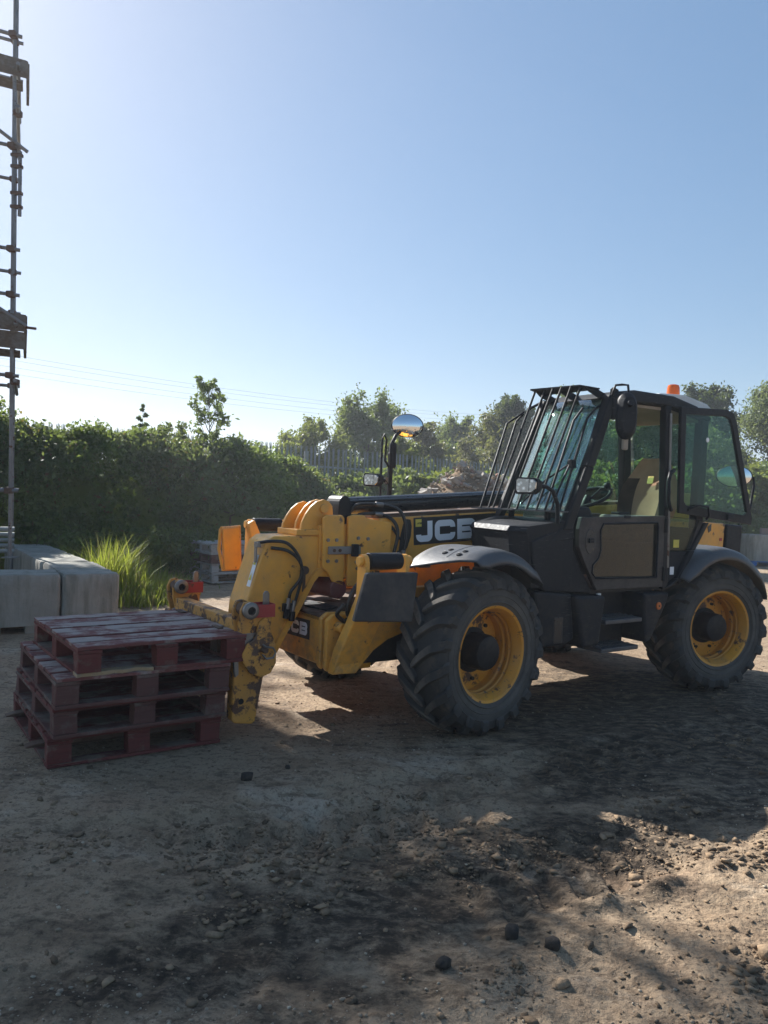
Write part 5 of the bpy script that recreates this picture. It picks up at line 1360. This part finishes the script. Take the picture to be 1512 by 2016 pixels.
# ---- lights and mirrors
def head_lamp(c, arm, parent_label, yaw):
    rot = Matrix.Rotation(R(yaw), 3, 'Z'); c = Vector(c)
    prof_ = [(0.0, .070), (.035, .080), (.05, .078)]
    out = []
    shape = [(-.10, -.045), (-.085, -.065), (.05, -.062), (.085, -.03), (.09, .03), (.06, .055), (-.08, .062), (-.10, .045)]
    A_ = [c + rot @ Vector((.045, y, z)) for y, z in shape]; B_ = [c + rot @ Vector((-.02, y * 1.02, z * 1.02)) for y, z in shape]; C_ = [c + rot @ Vector((-.085, y * .45, z * .5)) for y, z in shape]
    mb = MB(); mb.loft(A_, B_, cap=False); mb.loft(B_, C_); mb.add(A_, [tuple(range(8))])
    h_ = mb.build('headlight', 'black_plastic', T, bevel=.006)
    L_ = [c + rot @ Vector((.048, y * .86, z * .84)) for y, z in shape]; L2_ = [c + rot @ Vector((.057, y * .80, z * .78)) for y, z in shape]
    mb = MB(); mb.loft(L_, L2_); mb.build('lens', 'lamp_glass', h_)
    d_ = [c + rot @ Vector((.0585, .02 + a, b)) for a, b in ((-.002, -.045), (.002, -.045), (.002, .045), (-.002, .045))]
    MB().add(d_, [(0, 1, 2, 3)]).build('lens_rib', 'black_plastic', h_)
    MB().tube(arm, .017, 8).build('lamp_arm', 'black_plastic', h_, smooth=60)
head_lamp((-.40, 1.06, 1.80), [(-.47, 1.07, 1.80), (-.56, 1.07, 1.80), (-.66, 1.05, 1.77), (-.74, 1.03, 1.67), (-.76, 1.02, 1.52)], '', 22)
head_lamp((-.34, -.93, 1.83), [(-.40, -.94, 1.83), (-.47, -.95, 1.83), (-.50, -.95, 1.80)], '', 22)
# near door mirror
mm = MB(); sh = [(.085 * math.cos(R(a)) * (1 if abs(math.cos(R(a))) < .7 else .96), .185 * (abs(math.sin(R(a))) ** .6) * math.copysign(1, math.sin(R(a)))) for a in range(0, 360, 15)]
mrot = Matrix.Rotation(R(60), 3, 'Z')
cmi = Vector((-1.37, 1.15, 2.405))
mm.loft([cmi + mrot @ Vector((.005, y, z)) for y, z in sh], [cmi + mrot @ Vector((-.03, y * 1.1, z * 1.05)) for y, z in sh])
A_ = [cmi + mrot @ Vector((.005, y, z)) for y, z in sh]; B_ = [cmi + mrot @ Vector((.045, y * .7, z * .8)) for y, z in sh]; mm.loft(A_, B_)
mir = mm.build('door_mirror', 'black_plastic', T, bevel=.006, smooth=50)
MB().loft([cmi + mrot @ Vector((-.0305, y * 1.0, z * .98)) for y, z in sh], [cmi + mrot @ Vector((-.034, y * 1.0, z * .98)) for y, z in sh]).build('mirror_glass', 'mirror', mir)
MB().cyl(cmi + mrot @ Vector((.04, 0, .085)), cmi + mrot @ Vector((.075, 0, .095)), .026, n=14).build('mirror_knuckle', 'black_plastic', mir, bevel=.005)
MB().tube([(-1.345, 1.0, 2.52), (-1.33, 1.03, 2.60), (-1.34, 1.045, 2.655), (-1.40, 1.06, 2.665), (-1.425, 1.10, 2.66), (-1.40, 1.14, 2.53)], .010, 8).build('mirror_arm', 'black_steel', mir, smooth=60)
MB().box(-1.39, -1.325, .985, 1.035, 2.38, 2.56).build('arm_bracket', 'black_plastic', mir, bevel=.015)
MB().prism([(-1.33, 2.56), (-1.33, 2.625), (-1.36, 2.645), (-1.42, 2.63), (-1.43, 2.56)], 1.0, 1.012).build('arm_plate', 'black_steel', mir)
MB().box(-1.43, -1.37, 1.10, 1.13, 2.13, 2.26).build('pillar_light', 'lining', mir, bevel=.012)
# far mirror post on the engine cover
def oval_mirror(c, ry_, rz_, yaw, back_dir, name, dome=.030):
    c = Vector(c); rot = Matrix.Rotation(R(yaw), 3, 'Z'); n_ = 28
    E_ = lambda k, x: [c + rot @ Vector((x, k * ry_ * math.cos(2 * math.pi * i / n_), k * rz_ * math.sin(2 * math.pi * i / n_))) for i in range(n_)]
    mb = MB(); mb.loft(E_(1.06, .0), E_(1.0, .012), cap=False); mb.loft(E_(1.06, 0), E_(.80, -.04), cap=False); mb.add(E_(.80, -.04), [tuple(range(n_))])
    ob = mb.build(name, 'black_plastic', T, smooth=50)
    g = MB(); rings = []
    for k in range(8):
        q = k / 7.0; rings.append(E_(.985 * (1 - q) + .001, .010 + dome * (1 - (1 - q) ** 2)))
    for A_, B_ in zip(rings[:-1], rings[1:]): g.loft(A_, B_, cap=False)
    g.build('mirror_glass', 'mirror', ob, smooth=180)
    return ob
po = MB().box(-.545, -.505, -.965, -.925, 1.52, 2.10).build('mirror_post', 'black_steel', T, bevel=.006)
MB().tube([(-.525, -.945, 2.05), (-.53, -.945, 2.18), (-.58, -.95, 2.27), (-.66, -.96, 2.33)], .018, 8).build('post_neck', 'black_steel', po, smooth=60)
MB().tube([(-.42, -.945, 1.58), (-.42, -.945, 2.22), (-.44, -.945, 2.27), (-.47, -.945, 2.22), (-.46, -.945, 2.02), (-.52, -.945, 1.95)], .011, 8).build('post_hoop', 'black_steel', po, smooth=60)
MB().box(-.58, -.52, -.975, -.915, 1.95, 2.2).build('post_bracket', 'black_plastic', po, bevel=.02)
MB().box(-.54, -.47, -.955, -.935, 1.80, 1.86).build('lamp_bracket', 'steel', po)
oval_mirror((-.70, -.93, 2.375), .150, .110, 55, 1, 'convex_mirror')
MB().prism([(-.58, 1.50), (-.60, 1.66), (-.64, 1.69), (-.72, 1.69), (-.74, 1.50)], -1.0, -.90).build('air_intake', 'black_plastic', T, bevel=.02)
om = oval_mirror((-3.24, .96, 2.005), .155, .10, 38, 1, 'rear_mirror', .012)
MB().tube([(-3.28, .95, 2.0), (-3.40, .99, 2.03), (-3.47, 1.02, 2.0), (-3.47, 1.03, 1.92), (-3.42, 1.03, 1.70), (-3.36, 1.04, 1.60)], .012, 8).build('mirror_arm', 'black_steel', om, smooth=60)

# ---- seat, steering wheel, console
sx = lambda t: -2.30 - .16 * t
rows = []
for i in range(11):
    t = i / 10; wv = .255 * (1 - .55 * max(0, (t - .55) / .45) ** 1.6) * (.92 + .2 * math.sin(math.pi * min(1, t * 1.3)))
    row = []
    for j in range(13):
        s_ = j / 12 * 2 - 1
        row.append((sx(t) + .05 * abs(s_) ** 2.2 - .02, .62 + wv * s_, 1.50 + .635 * t))
    rows.append(row)
seat = empty('seat', (0, 0, 0)); seat.parent = T
sb_ = MB(); sb_.grid(rows); sb_.grid([[(u - .12, v, w_ - .01) for u, v, w_ in r] for r in rows])
for a_, b_ in ((0, None),):
    pass
edge = [r[0] for r in rows] + rows[-1][1:] + [r[-1] for r in rows[::-1]][1:]
sb_.grid([edge, [(u - .12, v, w_ - .01) for u, v, w_ in edge]])
sbo = sb_.build('backrest', 'seat_light', seat, smooth=50)
bm_side = MB().grid([[(u + .004, v, w_) for u, v, w_ in r[9:]] for r in rows[:8]]).build('side_bolster', 'seat_dark', sbo, smooth=60)
MB().grid([[(u + .004, v, w_) for u, v, w_ in r[:4]] for r in rows[:8]]).build('side_bolster', 'seat_dark', sbo, smooth=60)
tg = [(sx(.66) + .012, .60, 1.895), (sx(.66) + .012, .665, 1.895), (sx(.77) + .012, .665, 1.965), (sx(.77) + .012, .60, 1.965)]
MB().add(tg, [(0, 1, 2, 3)]).build('seat_tag', 'tag_yellow', sbo)
MB().box(-2.35, -1.85, .40, .86, 1.36, 1.47).build('cushion', 'seat_dark', seat, bevel=.05, seg=3)
MB().box(-2.3, -1.9, .45, .8, 1.0, 1.36).build('seat_base', 'black_steel', seat, bevel=.02)
sw = MB(); rotw = Matrix.Rotation(R(-62), 3, 'Y'); cw = Vector((-1.55, .64, 1.74))
ring = [cw + rotw @ Vector((0, .19 * math.cos(a), .19 * math.sin(a))) for a in [2 * math.pi * i / 32 for i in range(33)]]
swo = sw.tube(ring, .016, 8, cap=False).build('steering_wheel', 'black_plastic', T, smooth=70)
for a in (90, 210, 330): MB().tube([cw + rotw @ Vector((-.02, 0, 0)), cw + rotw @ Vector((0, .185 * math.cos(R(a)), .185 * math.sin(R(a))))], .012, 6).build('spoke', 'black_plastic', swo)
kp = cw + rotw @ Vector((.035, .185 * math.cos(R(60)), .185 * math.sin(R(60)))); MB().lathe([(.002, -.03), (.026, -.02), (.03, 0), (.026, .02), (.002, .03)], kp, 14).build('spinner_knob', 'black_plastic', swo, smooth=60)
MB().tube([cw, cw + Vector((.22, 0, -.34))], .04, 10).build('steering_column', 'black_plastic', T, smooth=60)
MB().prism([(-1.02, 1.50), (-1.05, 1.66), (-1.22, 1.66), (-1.35, 1.45), (-1.35, 1.1), (-1.0, 1.1)], .35, .95).build('dashboard', 'black_plastic', T, bevel=.03)
cs_ = MB().box(-2.05, -1.45, .84, .965, 1.40, 1.60).build('armrest_console', 'lining', T, bevel=.02)
MB().box(-1.72, -1.58, .86, .95, 1.602, 1.625).build('switch_pad', 'black_plastic', cs_, bevel=.006)
MB().box(-2.0, -1.45, .31, .42, 1.20, 1.60).build('side_console', 'brown_trim', T, bevel=.02)
MB().prism([(-2.4, 1.0), (-2.55, 1.5), (-2.58, 1.5), (-2.45, 1.0)], .30, .98).build('rear_wall', 'black_plastic', T)

# safety notice on the rear chassis between fender and quarter panel
nt = MB().prism([(-2.30, 1.08), (-2.40, 1.235), (-2.70, 1.225), (-2.70, 1.08)], .905, .909).build('safety_notice', 'decal_white', T)
def text_mesh(txt, size, origin, ex_, ey_, mat, parent, name):
    cu = bpy.data.curves.new('t', 'FONT'); cu.body = txt; cu.size = size; cu.offset = size * .012
    ob = bpy.data.objects.new('t', cu); scene.collection.objects.link(ob)
    dg = bpy.context.evaluated_depsgraph_get(); me = bpy.data.meshes.new_from_object(ob.evaluated_get(dg))
    bpy.data.objects.remove(ob)
    for v in me.vertices: v.co = Vector(origin) + Vector(ex_) * v.co.x + Vector(ey_) * v.co.y
    me.materials.clear(); return link_mesh(name, me, mat, parent)
text_mesh('S MAIN', .055, (-2.44, .911, 1.172), (-1, 0, 0), (0, 0, 1), 'decal_black', nt, 'lettering')
text_mesh('ECTION', .055, (-2.38, .911, 1.11), (-1, 0, 0), (0, 0, 1), 'decal_black', nt, 'lettering')

# ================================================================== PALLETS
def pallet(label, loc, rz, cat, group, deck, under, PX=1.07, PY=1.19, H_=.18, seed=0, root_parent=None, n_deck=7, splinter=False):
    rnd = random.Random(seed)
    root = empty('pallet', loc, rz); tag(root, label, cat, group)
    td, tsn, tb = .021, .020, .022; hb = H_ - td - tsn - tb
    bw = (PY - .030 * (n_deck - 1)) / n_deck
    def rough_box(nm, x0, x1, y0, y1, z0, z1, mat, bev=.003, jag=0.):
        mb = MB()
        if jag:
            N = 12; A_ = [(x0 + (x1 - x0) * i / N, y0) for i in range(N + 1)]; B_ = [(x1 - (x1 - x0) * i / N, y1 + (rnd.uniform(-jag, 0) if 0 < i < N else 0)) for i in range(N + 1)]
            mb.plan(A_ + B_, z0, z1)
        else:
            mb.box(x0, x1, y0, y1, z0, z1)
            mb.v = [(x + rnd.gauss(0, .0022), y + rnd.gauss(0, .0016), z) for x, y, z in mb.v]
        return mb.build(nm, mat, root, bevel=bev)
    for i in range(n_deck):
        y0 = -PY / 2 + i * (bw + .030); dz = rnd.uniform(-.002, .003)
        rough_box('deck_board', -PX / 2 + rnd.uniform(-.006, .006), PX / 2 + rnd.uniform(-.006, .006), y0, y0 + bw, H_ - td + dz, H_ + dz, deck, .003, .03 if (splinter and i == n_deck - 1) else 0.)
    for x in (-PX / 2, -.07, PX / 2 - .14):
        rough_box('stringer_board', x, x + .14, -PY / 2 + .004, PY / 2 - .004, H_ - td - tsn - .0025, H_ - td - .003, under)
        for y in (-PY / 2 + .006, -.05, PY / 2 - .106):
            rough_box('block', x + .003, x + .137, y, y + .10, tb + .001, H_ - td - tsn - .004, under, .004)
    for y in (-PY / 2, -.05, PY / 2 - .10):
        if splinter and y > .1:
            rough_box('base_board', -PX / 2, .08, y, y + .10, 0, tb, under, .003)
            rough_box('splintered_board', .082, PX / 2, y, y + .094, 0, tb, 'raw_wood', .003, .035)
        else: rough_box('base_board', -PX / 2, PX / 2, y, y + .10, 0, tb, under)
    for x in (-PX / 2, PX / 2 - .10):
        for y0, y1 in ((-PY / 2 + .102, -.052), (.052, PY / 2 - .102)): rough_box('end_board', x, x + .10, y0, y1, .0005, tb - .0005, under)
    return root
RZ = 180 + TH
def mw(u, v, w_):
    c, s_ = math.cos(R(RZ)), math.sin(R(RZ)); return (.145 + u * c - v * s_, 6.379 + u * s_ + v * c, w_)
pallet('red painted pallet with dark weathered sides, lowest of the stack on the forks', mw(2.245, -.165, .006), R(RZ), 'pallet', 'stacked red pallets', 'red_wood', 'red_wood', seed=1)
pallet('dark reddish pallet, second from the bottom of the stack on the forks', mw(2.235, -.13, .188), R(RZ + .8), 'pallet', 'stacked red pallets', 'red_wood', 'dark_wood', seed=2)
pallet('reddish pallet with grey deck boards, third from the bottom of the stack', mw(2.225, -.10, .370), R(RZ - .4), 'pallet', 'stacked red pallets', 'red_deck', 'dark_wood', seed=3, PY=1.22)
pallet('red pallet with faded deck and a splintered lower board, topmost of the stack', mw(2.135, -.06, .552), R(RZ + 1.6), 'pallet', 'stacked red pallets', 'red_deck', 'red_wood', seed=4, PY=1.17, splinter=True)
far_lab = ['lowest grey wooden pallet in the stack by the brambles', 'second from bottom grey wooden pallet in the stack by the brambles', 'second from top brownish pallet in the stack by the brambles', 'topmost pale grey pallet in the stack by the brambles']
ca_, sa_ = math.cos(R(36)), math.sin(R(36)); cxy = (-3.02, 13.6)
for i in range(4):
    lx, ly = .60 + .02 * math.sin(i * 2), .50
    pallet(far_lab[i], (cxy[0] + lx * ca_ - ly * sa_, cxy[1] + lx * sa_ + ly * ca_, .004 + .176 * i), R(36 + (1.5, -.5, .8, -.6)[i]), 'pallet', 'stacked grey pallets by the brambles', 'grey_wood', 'grey_wood' if i != 2 else 'dark_wood', PX=1.2, PY=1.0, H_=.174, seed=20 + i)

# ================================================================== HAZE VOLUME ADDED TO IMITATE LENS GLARE
hz = MB().box(-245, 245, -205, 245, -1.2, 18.5).build('glare_haze', None, None)
n = NT('glare_air')
pv = n.t.nodes.new("ShaderNodeVolumePrincipled")
pv.inputs['Color'].default_value = (.86, .92, 1.0, 1)
pv.inputs['Density'].default_value = .0018
pv.inputs['Anisotropy'].default_value = .35
n.l(pv.outputs[0], n.out.inputs['Volume'])
hz.data.materials.append(n.m)
tag(hz, 'thin bright veil added in the air to imitate lens glare', None, None, 'stuff')
